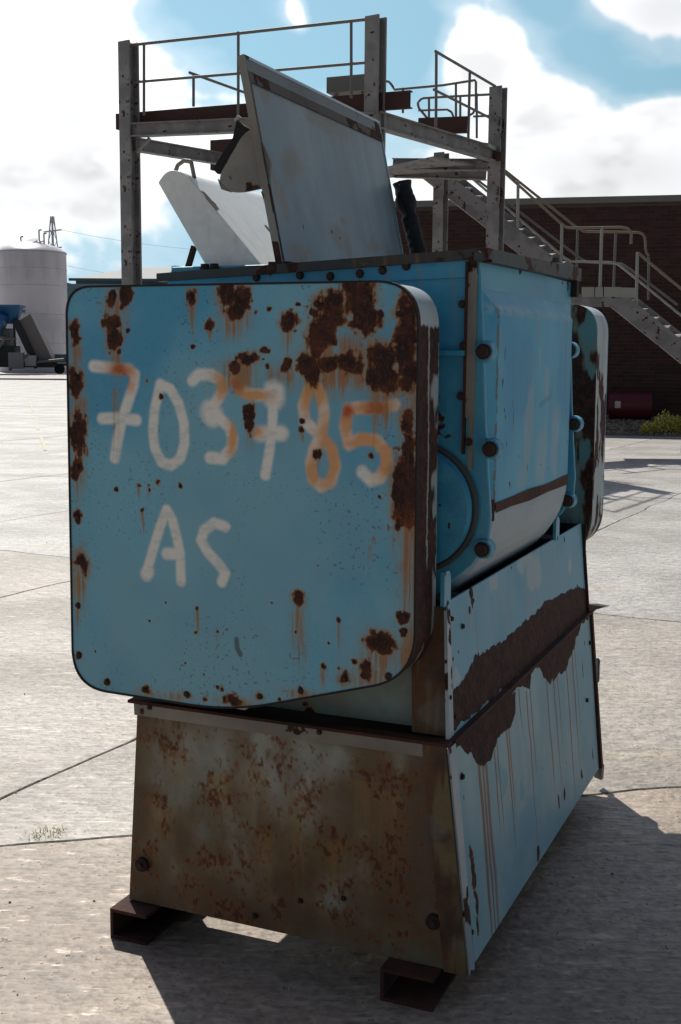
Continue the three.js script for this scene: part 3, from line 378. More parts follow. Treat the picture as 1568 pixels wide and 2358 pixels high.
// ---------- the yard ----------
{
  const g = new THREE.PlaneGeometry(1600, 1600).rotateX(-Math.PI / 2); boxUV(g);
  const base = setting('ground', boxUV(new THREE.PlaneGeometry(1600, 1600, 4, 4).rotateX(-Math.PI / 2).translate(0, -.03, 0), 3), mat.slabs[1], 'pale worn concrete yard of cast slabs around the rusty machine');
  // joint lines: A family runs away from the viewer, B family across
  const an = -85.5 * Math.PI / 180, ad = [Math.cos(an), Math.sin(an)], nn = [-ad[1], ad[0]];
  const Aoff = []; for (let k = -10; k <= 2; k++) Aoff.push(-1.42 + 2.5 * k + (((k * 37) % 7) - 3) * .03);
  const B = [[[-1.2, 5.2], -33], [[-1.2, -.32], -36.9], [[-4.7, -5.08], 4], [[-1.1, -11.3], -9], [[-2, -17.4], -16], [[-2.6, -22.4], -28], [[-6, -28], -28], [[-9, -33.5], -28], [[-12, -40], -28]].map(([p, a]) => [p, [Math.cos(a * Math.PI / 180), Math.sin(a * Math.PI / 180)]]);
  const crossAB = (c, [p, d]) => { // point on A line (n . x = c) and B line
    const t = (c - nn[0] * p[0] - nn[1] * p[1]) / (nn[0] * d[0] + nn[1] * d[1]); return [p[0] + d[0] * t, p[1] + d[1] * t]; };
  const ca = Math.cos(.43), sa = Math.sin(.43), gap = .009;
  const topUV = (geo, off) => { const p = geo.attributes.position, uv = new Float32Array(p.count * 2); for (let i = 0; i < p.count; i++) { const x = p.getX(i), z = p.getZ(i); uv[2 * i] = (x * ca - z * sa) / 3 + off; uv[2 * i + 1] = (x * sa + z * ca) / 3 + off * .7; } geo.setAttribute('uv', new THREE.BufferAttribute(uv, 2)); return geo; };
  const bedPts = [...B.map(b => crossAB(Aoff[0], b)), ...B.map(b => crossAB(Aoff.at(-1), b)).reverse()].map(([x, z]) => new THREE.Vector2(x, -z));
  part(base, 'joint_bed', boxUV(new THREE.ShapeGeometry(new THREE.Shape(bedPts)).rotateX(-Math.PI / 2).translate(0, -.025, 0)), mat.joint, 'dark earth filling the joints between slabs');
  let n = 0;
  for (let j = 0; j < B.length - 1; j++) for (let i = 0; i < Aoff.length - 1; i++) {
    const q = [crossAB(Aoff[i], B[j]), crossAB(Aoff[i + 1], B[j]), crossAB(Aoff[i + 1], B[j + 1]), crossAB(Aoff[i], B[j + 1])];
    const cx = (q[0][0] + q[2][0]) / 2, cz = (q[0][1] + q[2][1]) / 2;
    const pts = []; // edge points wander a little, so the joints are not ruled lines
    for (let e = 0; e < 4; e++) { const a = q[e], b = q[(e + 1) % 4], ix = cx, iz = cz, len = Math.hypot(b[0] - a[0], b[1] - a[1]), m = Math.max(2, Math.round(len / .12)); for (let s = 0; s < m; s++) { const t = s / m, x = a[0] + (b[0] - a[0]) * t, z = a[1] + (b[1] - a[1]) * t, l = Math.hypot(ix - x, iz - z), w = gap * (.55 + .9 * fbm(x * 9 + e, z * 9, 2)) + (s ? 0 : .004), wx = (fbm(x * 3, z * 3, 4) - .5) * .08, wz = (fbm(x * 3 + 40, z * 3, 4) - .5) * .08; pts.push([x + wx + (ix - x) / l * w, z + wz + (iz - z) / l * w]); } }
    const shape = new THREE.Shape(pts.map(([x, z]) => new THREE.Vector2(x, -z)));
    const geo = new THREE.ExtrudeGeometry(shape, { depth: .02, bevelEnabled: true, bevelSize: .003, bevelThickness: .003, bevelSegments: 1, bevelOffset: -.003 }).rotateX(-Math.PI / 2).translate(0, -.023 - ((n * 13) % 5) * .0006, 0);
    part(base, `concrete_slab${n ? '_' + String(n).padStart(3, '0') : ''}`, topUV(geo, (n * .317) % 1), mat.slabs[j === 0 ? 2 : j === 1 ? 3 : (n * 5 + (n >> 2)) % 2]); n++;
  }
}
// faded painted dashes and a wet patch, far left
{
  const dash = plain(198, 192, 172, .8), D = [[[-24.247,0.004,-30.336],[-24.189,0.004,-30.377],[-19.227,0.004,-24.093],[-19.285,0.004,-24.056]], [[-17.307,0.004,-21.58],[-17.254,0.004,-21.613],[-14.281,0.004,-17.793],[-14.342,0.004,-17.757]], [[-13.23,0.004,-16.379],[-13.173,0.004,-16.412],[-10.734,0.004,-13.326],[-10.794,0.004,-13.293]]];
  D.forEach((q, i) => { const c = q.reduce((s, p) => [s[0] + p[0] / 4, 0, s[2] + p[2] / 4], [0, 0, 0]), pts = []; for (let e = 0; e < 4; e++) for (let s = 0; s < 8; s++) { const a = q[e], b = q[(e + 1) % 4], t = s / 8, x = a[0] + (b[0] - a[0]) * t, z = a[2] + (b[2] - a[2]) * t, k = 1 - .25 * vn(x * 3, z * 3); pts.push(new THREE.Vector2(c[0] + (x - c[0]) * k, -(c[2] + (z - c[2]) * k))); } setting('painted_line', new THREE.ShapeGeometry(new THREE.Shape(pts)).rotateX(-Math.PI / 2).translate(0, .004 + i * .001, 0), dash, ['far dash of the worn pale line on the yard', 'middle dash of the worn pale line on the yard', 'near dash of the worn pale line on the yard'][i]); });
  const wet = new THREE.MeshStandardMaterial({ color: new THREE.Color(.05, .05, .048), roughness: .12 });
  const o = [-45.59,0.003,-57.745]; const pts = []; for (let k = 0; k < 60; k++) { const a = k / 60 * Math.PI * 2, r = .7 + .6 * fbm(Math.cos(a) * 2 + 5, Math.sin(a) * 2 + 5, 3); pts.push(new THREE.Vector2(o[0] + Math.cos(a) * r * 9 * .92 - Math.sin(a) * r * 1.5 * .39, -(o[2] - Math.cos(a) * r * 9 * .39 - Math.sin(a) * r * 1.5 * .92))); }
  setting('puddle', new THREE.ShapeGeometry(new THREE.Shape(pts)).rotateX(-Math.PI / 2).translate(0, .003, 0), wet, 'shallow dark puddle on the concrete in front of the white tank');
}
// ---------- the machine ----------
const mixer = thing('industrial_mixer', 'tall blue rusty industrial mixer on a flared base, sprayed with a white number', 'machine');
const GUARD = rounded([[-.593, 1.768], [.366, 1.768], [.371, .815 + .03], [-.12, .704], [-.598, .712]], [.075, .105, .11, .12, .11], 10);
function guard(name, z0, z1, plateMat, label, flip) {
  const g = part(mixer, name, (() => { // the deep rim, uv: distance round the edge, depth
    const P = GUARD, pos = [], uv = []; let s = 0; const top = P.findIndex((p, i) => p.x > .3 && p.y < 1.69), N = P.length; const cum = [0]; for (let i = 0; i < N; i++) cum.push(cum[i] + P[i].distanceTo(P[(i + 1) % N]));
    for (let i = 0; i < N; i++) { const a = P[i], b = P[(i + 1) % N], ua = (cum[i] - cum[top]) / 1.1, ub = (cum[i + 1] - cum[top]) / 1.1; for (const [p, u, z, v] of [[a, ua, z0, 0], [b, ub, z1, 1], [b, ub, z0, 0], [a, ua, z0, 0], [a, ua, z1, 1], [b, ub, z1, 1]]) { pos.push(p.x, p.y, z); uv.push(u, v); } }
    const geo = new THREE.BufferGeometry(); geo.setAttribute('position', new THREE.Float32BufferAttribute(pos, 3)); geo.setAttribute('uv', new THREE.Float32BufferAttribute(uv, 2)); geo.computeVertexNormals();
    // smooth the corners: normals from the outline
    const nb = geo.attributes.normal, nrm = P.map((p, i) => { const a = P[(i + N - 1) % N], b = P[(i + 1) % N], d = b.clone().sub(a).normalize(); return [d.y, -d.x]; }); for (let i = 0; i < N; i++) { const j = (i + 1) % N, ids = [i, j, j, i, i, j]; ids.forEach((q, k) => nb.setXYZ(i * 6 + k, nrm[q][0] * -1, nrm[q][1] * -1, 0)); }
    return geo;
  })(), mat.rim, label);
  return g;
}
mat.rim.map.wrapS = mat.rim.map.wrapT = THREE.ClampToEdgeWrapping;
const fg = guard('front_guard', -.058, .086, null, 'deep front guard box with rounded corners');
part(fg, 'cover_plate', rectUV(slabOf(GUARD, .084, .093, .003), GP, 0, 1), mat.guard, 'blue cover plate sprayed 703785 AS, spotted with rust');
part(fg, 'edge_trim', (() => { const o = GUARD, c = new THREE.Vector2(-.11, 1.24), inn = o.map(p => p.clone().sub(c).multiplyScalar(.996).add(c)), s = new THREE.Shape(o.map(p => p.clone().sub(c).multiplyScalar(1.005).add(c))); s.holes.push(new THREE.Path(inn)); return boxUV(new THREE.ExtrudeGeometry(s, { depth: .016, bevelEnabled: false }).translate(0, 0, .0795)); })(), mat.darkRust, 'dark trim for the shade at the rolled edge of the cover plate');  // dark ring stands in for shading along the rolled plate edge
part(fg, 'back_plate', boxUV(slabOf(GUARD.map(p => p.clone().sub(new THREE.Vector2(-.11, 1.24)).multiplyScalar(.996).add(new THREE.Vector2(-.11, 1.24))), -.06, -.052)), mat.blue);
for (const p of [[-0.57,1.653,0.093],[-0.569,1.536,0.093],[-0.568,1.304,0.093],[-0.572,1.172,0.093],[-0.577,0.936,0.093],[-0.577,0.8,0.093],[-0.49,0.734,0.093],[-0.374,0.729,0.093],[-0.248,0.733,0.093],[-0.037,0.752,0.093],[0.076,0.78,0.093],[0.194,0.823,0.093],[0.307,0.845,0.093],[0.343,0.991,0.093],[0.345,0.957,0.093],[-0.449,1.743,0.093],[-0.225,1.736,0.093],[-0.099,1.73,0.093],[0.114,1.718,0.093],[0.246,1.727,0.093],[0.333,1.618,0.093],[0.347,1.41,0.093]]) bolt(fg, [p[0], p[1], .0925], .0062, [0, 0, 1], mat.boltRust);
// rear guard, the same pressing at the far end
{
  const texRear = surf(-.62, .68, .46, 1.82, 420, (x, y, o) => { paintBase(o, x, y, S(88, 140, 146), S(96, 128, 124), .3); const n = fbm(x * 12 + 8, y * 5, 5); rusty(o, x, y, sst(.45, .53, n + .9 * Math.max(0, x - .38) + .25 * (fbm(x * 40, y * 12, 3) - .5)), .6 * sst(.4, .55, n)); });
  mat.rear = surfMat(texRear, .004);
  const sc = p => new THREE.Vector2(p.x + .062, p.y + .02 + (p.y < 1 ? .05 : 0));
  const pts = GUARD.map(sc);
  const rg = part(mixer, 'rear_guard', rectUV(slabOf(pts, -1.645, -1.638, .002), [-.62, .68, .46, 1.82], 0, 1), mat.rear, 'rear guard box at the far end, mottled brown and teal');
  const texRR = surf(0, 0, 1.1, .2, 420, (s, v, o) => { paintBase(o, s * .4, v * 4, PALE, S(150, 172, 182), .4); const n = fbm(s * 9 + 40, v * 26, 4); rusty(o, s, v, sst(.5, .56, n + .16 * (fbm(s * 60, v * 90, 2) - .5)) * sst(.06, .1, s), .4 * sst(.42, .54, n)); });
  const pos = [], uv = [], N = pts.length, top = pts.findIndex(p => p.x > .36 && p.y < 1.71), cum = [0]; for (let i = 0; i < N; i++) cum.push(cum[i] + pts[i].distanceTo(pts[(i + 1) % N]));
  for (let i = 0; i < N; i++) { const a = pts[i], b = pts[(i + 1) % N], ua = (cum[i] - cum[top]) / 1.1, ub = (cum[i + 1] - cum[top]) / 1.1; for (const [p, u, z, v] of [[a, ua, -1.84, 0], [b, ub, -1.64, 1], [b, ub, -1.84, 0], [a, ua, -1.84, 0], [a, ua, -1.64, 1], [b, ub, -1.64, 1]]) { pos.push(p.x, p.y, z); uv.push(u, v); } }
  const geo = new THREE.BufferGeometry(); geo.setAttribute('position', new THREE.Float32BufferAttribute(pos, 3)); geo.setAttribute('uv', new THREE.Float32BufferAttribute(uv, 2)); geo.computeVertexNormals();
  part(rg, 'rim', geo, surfMat(texRR, .003), 'pale rim of the rear guard with peeling rust');
  part(rg, 'back_plate', boxUV(slabOf(pts, -1.845, -1.838)), mat.blue);
}
// ---- flared base ----
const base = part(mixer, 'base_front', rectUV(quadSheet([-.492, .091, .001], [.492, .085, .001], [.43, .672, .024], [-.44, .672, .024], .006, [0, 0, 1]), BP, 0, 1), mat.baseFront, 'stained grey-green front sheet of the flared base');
{
  const lipEnd = [0.375,0.65,0.03][0];
  part(base, 'top_lip', hexa([-.445, .636, .024], [lipEnd, .636, .024], [lipEnd, .636, .034], [-.445, .636, .034], [-.445, .668, .024], [lipEnd, .668, .024], [lipEnd, .668, .036], [-.445, .668, .036]), mat.beige, 'grey folded lip along the top of the front sheet');
  part(base, 'corner_post', hexa([.432, .085, .004], [.4935, .085, .004], [.4935, .085, .012], [.432, .085, .012], [.372, .668, .026], [.431, .668, .026], [.431, .668, .034], [.372, .668, .034]), mat.ochreSteel, 'brown rusted corner strip of the base');
  part(base, 'bottom_return', box(-.48, .086, -.155, .48, .092, -.006), mat.darkRust);  // added inward return, sized to cut off the sun patch below
  for (const p of [[-0.442,0.205,0.006],[0.403,0.209,0.006]]) { const o = part(base, 'plug', new THREE.CylinderGeometry(.019, .021, .012, 16).rotateX(Math.PI / 2), mat.darkRust); o.position.set(p[0], p[1], .012); bolt(base, [p[0], p[1], .017], .009, [0, 0, 1], mat.boltRust); }
  for (const p of [[-0.395,0.664,0.036],[0.101,0.662,0.036]]) bolt(base, [p[0], p[1], .0355], .006, [0, 0, 1], mat.boltRust);
  for (const p of [[0.037,0.191,0.012],[0.159,0.221,0.012],[-0.096,0.123,0.012]]) bolt(base, [p[0], p[1], .006], .006, [0, 0, 1], mat.darkRust);
}
const bs = part(mixer, 'base_side', rectUV(quadSheet([.492, .088, -.012], [.492, .088, -1.63], [.431, .664, -1.655], [.431, .664, -.0], .005, [1, .1, 0]), SP, 2, 1), mat.baseSide, 'pale side sheet streaked with rust below a scalloped edge');
{
  part(bs, 'corner_angle', hexa([.4935, .085, -.034], [.4985, .085, -.034], [.4985, .085, .004], [.4935, .085, .004], [.433, .66, -.03], [.438, .66, -.03], [.438, .66, .022], [.433, .66, .022]), mat.pale, 'light blue corner angle beside the side sheet');
  part(bs, 'gap_shade_strip', hexa([.4925, .09, -.046], [.4945, .09, -.046], [.4945, .09, -.036], [.4925, .09, -.036], [.4325, .655, -.038], [.4345, .655, -.038], [.4345, .655, -.031], [.4325, .655, -.031]), mat.black, 'black strip standing for the shade in the gap beside the corner angle');  // solid black strip, gap shade put in as colour
  part(bs, 'rear_edge', hexa([.485, .088, -1.66], [.503, .088, -1.66], [.503, .088, -1.632], [.485, .088, -1.632], [.425, .664, -1.68], [.441, .664, -1.68], [.441, .664, -1.655], [.425, .664, -1.655]), mat.rust, 'rusty rear corner edge');
  const tab = part(bs, 'side_lug', boxUV(slabOf(rounded([[-1.70, .40], [-1.655, .40], [-1.655, .50], [-1.70, .48]], .012, 4), 0, .012).rotateY(-Math.PI / 2).rotateX(0)), mat.pale); tab.position.set(.47, 0, 0);
  for (const p of [[0.442,0.562,-0.069],[0.461,0.377,-1.506],[0.483,0.175,-0.04],[0.442,0.56,-1.623]]) bolt(bs, p, .007, [1, .1, 0], mat.darkRust);
  for (const [y, z] of [[.092, -1.66]]) part(bs, 'bent_flap', hexa([.48, .04, -1.70], [.505, .04, -1.66], [.5, .04, -1.64], [.47, .04, -1.66], [.48, .10, -1.69], [.505, .09, -1.67], [.5, .10, -1.655], [.47, .10, -1.66]), mat.beige);
}
// left side with an added opening that lets sun in underneath, rear sheet, top ledge
{
  const b = part(mixer, 'base_left_side', merge([[-.28, .088, 0, .67], [-1.63, .088, -.95, .67], [-.95, .088, -.28, .24], [-.95, .64, -.28, .67]].map(([z0, y0, z1, y1]) => { const X = y => -.492 + .09 * (y - .09); return hexa([X(y0), y0, z0], [X(y0) + .006, y0, z0], [X(y0) + .006, y0, z1], [X(y0), y0, z1], [X(y1), y1, z0], [X(y1) + .006, y1, z0], [X(y1) + .006, y1, z1], [X(y1), y1, z1]); })), mat.pale, 'left side sheet with an added hole that lets sun under the base');
  part(mixer, 'base_rear', quadSheet([.49, .088, -1.632], [-.49, .088, -1.632], [-.435, .665, -1.65], [.43, .665, -1.65], .006, [0, 0, -1]), mat.darkRust);
  part(mixer, 'seam_flange', merge([box(-.462, .669, .0, .44, .677, .04), box(.40, .669, -1.70, .447, .677, -.001), box(-.462, .669, -1.70, -.40, .677, -.001), box(-.40, .669, -1.70, .40, .677, -1.62)]), mat.rust, 'rusty flange between base and skirt');
  part(mixer, 'flange_tongue', hexa([.43, .672, -1.74], [.447, .672, -1.70], [.43, .672, -1.60], [.40, .672, -1.74], [.44, .681, -1.76], [.492, .681, -1.74], [.44, .681, -1.60], [.40, .681, -1.74]), mat.rust, 'bent plate end sticking out at the rear corner');
  part(mixer, 'ledge', box(-.44, .655, -1.62, .425, .663, .018), mat.darkRust);
}
// ---- skirt under the trough ----
const sk = part(mixer, 'skirt_side', rectUV(quadSheet([.43, .678, -.026], [.43, .678, -1.612], [.402, 1.004, -1.60], [.402, 1.004, -.055], .006, [1, .085, 0]), KP, 2, 1), mat.skirtSide, 'blue and white skirt sheet with a broad band of bare rust');
{
  const sf = part(mixer, 'skirt_front', quadSheet([-.40, .68, -.055], [.34, .68, -.055], [.33, 1.0, -.062], [-.39, 1.0, -.062], .006, [0, 0, 1]), mat.dull); sf.geometry = boxUV(sf.geometry);
  part(sf, 'corner_column', hexa([.33, .679, -.056], [.424, .679, -.056], [.424, .679, -.012], [.33, .679, -.012], [.31, .99, -.063], [.398, .99, -.063], [.398, .99, -.05], [.31, .99, -.05]), mat.ochreSteel, 'ochre stained corner column behind the guard');
  part(sf, 'front_flange', hexa([.4245, .679, -.03], [.433, .679, -.03], [.433, .679, .008], [.4245, .679, .008], [.399, .985, -.062], [.407, .985, -.062], [.407, .985, -.036], [.399, .985, -.036]), mat.pale, 'pale upright flange at the skirt corner');
  part(sk, 'rear_flange', hexa([.42, .679, -1.625], [.439, .679, -1.625], [.439, .679, -1.613], [.42, .679, -1.613], [.395, 1.0, -1.612], [.411, 1.0, -1.612], [.411, 1.0, -1.601], [.395, 1.0, -1.601]), mat.rust);
  part(mixer, 'skirt_left_side', quadSheet([-.43, .678, -1.612], [-.43, .678, -.026], [-.402, 1.004, -.055], [-.402, 1.004, -1.60], .006, [-1, 0, 0]), mat.pale);
  part(mixer, 'skirt_rear', box(-.42, .678, -1.61, .42, 1.0, -1.602), mat.darkRust);
  part(mixer, 'trough_saddle', box(-.39, .985, -.2, .385, 1.0, -.09), mat.darkRust); part(mixer, 'trough_saddle', box(-.39, .985, -1.3, .385, 1.0, -1.2), mat.darkRust); part(mixer, 'gearbox', box(-.25, .99, -1.62, .25, 1.5, -1.22), mat.darkRust);
  for (const [z, s] of [[-.07, 1], [-1.235, .9]]) { const e = part(sk, 'ear', boxUV(slabOf(rounded([[0, 0], [.05, 0], [.05, .085], [0, .085]], [0, 0, .03, 0], 6), 0, .01).rotateY(Math.PI / 2)), mat.blue); e.position.set(.398, 1.0, z + (z < -1 ? .06 : .06)); e.scale.set(1, s, 1); }
  for (const p of [[0.406,0.959,-0.071],[0.409,0.923,-0.155],[0.421,0.775,-0.021],[0.426,0.719,-0.051]]) bolt(sk, p, .006, [1, .085, 0], mat.boltRust);
}
// ---- trough ----
function uProfile(R, x, yTop, cy, n = 28, a0 = 0, a1 = Math.PI) { const P = [[x, yTop]]; for (let i = 0; i <= n; i++) { const a = a0 + (a1 - a0) * i / n; P.push([R * Math.cos(a) * (x / R), cy - .325 * Math.sin(a)]); } P.push([-x, yTop]); return P; }
const CY = 1.215;
const trough = (() => { const o = uProfile(.432, .432, 1.835, CY), i = uProfile(.42, .42, 1.836, CY).reverse(); return part(mixer, 'trough', boxUV(slabOf([...o, ...i], -1.18, -.16)), mat.blue, 'blue u-shaped mixing trough'); })();
{
  const ys = [[1.765, 0], [1.74, .45], [1.715, 1], [1.6, 1], [1.45, 1], [1.3, 1], [1.215, 1]], zs = [[-.166, 0], [-.205, .5], [-.245, 1], [-.4, 1], [-.6, 1], [-.8, 1], [-1.08, 1], [-1.115, .6], [-1.15, 0]];
  const grid = (rows, m, rect, name, label) => { const pos = [], q = (i, j) => rows[i][j]; for (let i = 0; i < rows.length - 1; i++) for (let j = 0; j < rows[0].length - 1; j++) for (const [a, b] of [[0, 0], [0, 1], [1, 1], [0, 0], [1, 1], [1, 0]]) pos.push(...q(i + a, j + b)); const g = new THREE.BufferGeometry(); g.setAttribute('position', new THREE.Float32BufferAttribute(pos, 3)); g.computeVertexNormals(); if (rect) rectUV(g, rect, 2, 1); else boxUV(g); return part(trough, name, g, m, label); };
  grid(ys.map(([y, k]) => zs.map(([z, e]) => [.4325 + .028 * Math.min(k, e), y, z])), mat.jacket, JP, 'jacket', 'raised blue jacket panel with scrubbed pale streaks');
  const arc = []; for (let i = 0; i <= 14; i++) { const a = i / 14 * 1.5; arc.push(zs.map(([z, e]) => { const R = .4325 + .027 * e; return [R * Math.cos(a), CY - (.325 + .02 * e) * Math.sin(a), z]; })); }
  const pale = surfMat(tiled(1, 420, (u, v, o) => { const n = T(u, v, 6), s = fbm(u * 90, v * 8, 3, 8), g = T(u, v, 100, 2); o[0] = o[1] = o[2] = 0; mix(o, S(134, 156, 170), 1); mix(o, S(112, 146, 166), sst(.4, .7, n)); mix(o, S(104, 116, 122), .55 * sst(.66, .78, s)); const k = .93 + .14 * g; o[0] *= k; o[1] *= k; o[2] *= k; o[3] = .45; o[4] = .5 + .1 * g; }), .002);
  grid(arc, pale, null, 'jacket_bottom', 'whitish curved underside of the trough');
  const strip = []; for (let i = 0; i < 3; i++) strip.push(zs.slice(2, 7).map(([z]) => [.4635, 1.228 - i * .013 + .004 * Math.sin(z * 40 + i * 2), z])); grid(strip, mat.rust, null, 'seam_strip', 'brown rusty seam below the jacket');
  grid([0, 1].map(i => [[-.2, 0], [-.21, .5], [-.235, 1]].map(([z, e]) => [.4335 + .028 * e + .002, 1.24 - i * .055, z])), mat.rust, null, 'rust_patch');
  part(trough, 'end_jacket', boxUV(slabOf(uProfile(.43, .43, 1.7, CY), -1.19, -1.16)), mat.blue);
}
// end plates with their bolting bosses
{
  const half = [...[[0.438,1.796],[0.448,1.654],[0.459,1.445],[0.471,1.288],[0.478,1.208],[0.474,1.148],[0.434,1.085],[0.385,1.04]]];
  const right = [[.425, 1.832], ...half], outline = [...right, [.3, .96], [.12, .865], [0, .845]]; const full = [...outline, ...outline.slice(0, -1).reverse().map(([x, y]) => [-x, y])];
  const ep = part(mixer, 'front_end_plate', boxUV(slabOf(full, -.166, -.15, .004)), mat.blue, 'blue end plate of the trough behind the front guard');
  const bosses = [[0.454,1.611,-0.14],[0.476,1.375,-0.14],[0.462,1.126,-0.14]];
  const boss = (parent, [x, y], z, dir) => { const b = part(parent, 'boss', new THREE.CylinderGeometry(.0235, .027, .03, 20).rotateX(Math.PI / 2), mat.blue); b.position.set(x, y, z); bolt(parent, [x, y, z + .014 * dir], .0155, [0, 0, dir], mat.boltRust, 'boss_bolt'); };
  for (const b of bosses) boss(ep, b, -.152, 1);
  part(ep, 'angle_strip', merge([box(...(([x0, , ], [x1]) => [x0, 1.45, -.15, x1, 1.826, -.142])(...[[0.41,1.725,-0.145],[0.432,1.725,-0.145]])), box(...(([x0], [x1]) => [x0, 1.32, -.15, x1, 1.45, -.146])(...[[0.417,1.515,-0.145],[0.43,1.515,-0.145]]))]), mat.beige, 'narrow angle strip with worn edges');
  part(ep, 'angle_edge', box(...(([x0], [x1]) => [x0, 1.36, -.15, x1, 1.826, -.136])(...[[0.404,1.725,-0.145],[0.41,1.725,-0.145]])), mat.rust);
  part(ep, 'rib', box(...(([x0, y0], [x1]) => [x0, y0, -.15, x1, y0 + .012, -.13])(...[[0.326,1.601,-0.145],[0.407,1.601,-0.145]])), mat.blue);
  for (const p of [[0.401,1.625,-0.14],[0.42,1.39,-0.14],[0.396,1.725,-0.14],[0.397,1.502,-0.14]]) bolt(ep, [p[0], p[1], -.142], .008, [0, 0, 1], mat.boltRust);
  const hub = part(ep, 'hub_disc', new THREE.CylinderGeometry(.15, .158, .05, 40).rotateX(Math.PI / 2), mat.blue, 'round shaft housing on the end plate'); hub.position.set(.282, 1.222, -.128);
  const ring = part(ep, 'hub_ring', new THREE.TorusGeometry(.161, .008, 8, 48), mat.boltGrey, 'dark ring round the shaft housing'); ring.position.set(.282, 1.222, -.137);
  part(ep, 'top_angle', hexa([-.43, 1.765, -.15], [.42, 1.79, -.15], [.42, 1.79, -.143], [-.43, 1.765, -.143], [-.43, 1.80, -.15], [.42, 1.83, -.15], [.42, 1.83, -.143], [-.43, 1.80, -.143]), mat.blue);
  for (const p of [[0.126,1.803,-0.14],[0.187,1.81,-0.14],[0.25,1.819,-0.14],[0.045,1.798,-0.14],[-0.165,1.799,-0.14],[-0.04,1.802,-0.14],[0.42,1.832,-0.14]]) bolt(ep, [p[0], p[1], -.1435], .009, [0, 0, 1], mat.boltRust);
  const rear = part(mixer, 'rear_end_plate', boxUV(slabOf(full.map(([x, y]) => [x * .975, y + .004]), -1.185, -1.17, .003)), mat.blue, 'blue end plate at the far end of the trough');
  for (const [x, y] of bosses) boss(rear, [x * .965, y + .01], -1.17, 1);
  const w = part(rear, 'corner_lug', box(.425, 1.79, -1.2, .452, 1.85, -1.17), mat.darkRust);
}
// top rim of angle section, a little out of level
{
  const rim = part(mixer, 'top_rim', merge([
    hexa([-.46, 1.792, -.165], [.462, 1.832, -.165], [.462, 1.832, -.128], [-.46, 1.792, -.128], [-.46, 1.814, -.165], [.462, 1.857, -.165], [.462, 1.857, -.128], [-.46, 1.814, -.128]),
    hexa([.418, 1.842, -1.23], [.452, 1.842, -1.23], [.462, 1.826, -.166], [.425, 1.826, -.166], [.418, 1.882, -1.23], [.452, 1.882, -1.23], [.462, 1.857, -.166], [.425, 1.857, -.166]),
    hexa([-.45, 1.80, -1.23], [.45, 1.842, -1.23], [.45, 1.842, -1.2], [-.45, 1.80, -1.2], [-.45, 1.84, -1.23], [.45, 1.88, -1.23], [.45, 1.88, -1.2], [-.45, 1.84, -1.2]),
    hexa([-.46, 1.79, -1.2], [-.42, 1.79, -1.2], [-.42, 1.79, -.166], [-.46, 1.79, -.166], [-.46, 1.835, -1.2], [-.42, 1.835, -1.2], [-.42, 1.814, -.166], [-.46, 1.814, -.166])]), mat.rimSteel, 'dark rusty rim round the trough top');
  bolt(rim, [0.443,1.837,-0.126], .012, [0, 0, 1], mat.boltGrey);
  for (const u of [470, 498]) { const p = [-0.31,1.82,-0.145]; bolt(rim, [p[0] + (u - 480) * .001, p[1] + .004, -.145], .012, [0, 1, 0], mat.darkRust); }
  bolt(rim, [0.45,1.877,-0.879], .012, [0, 1, 0], mat.boltGrey);
}
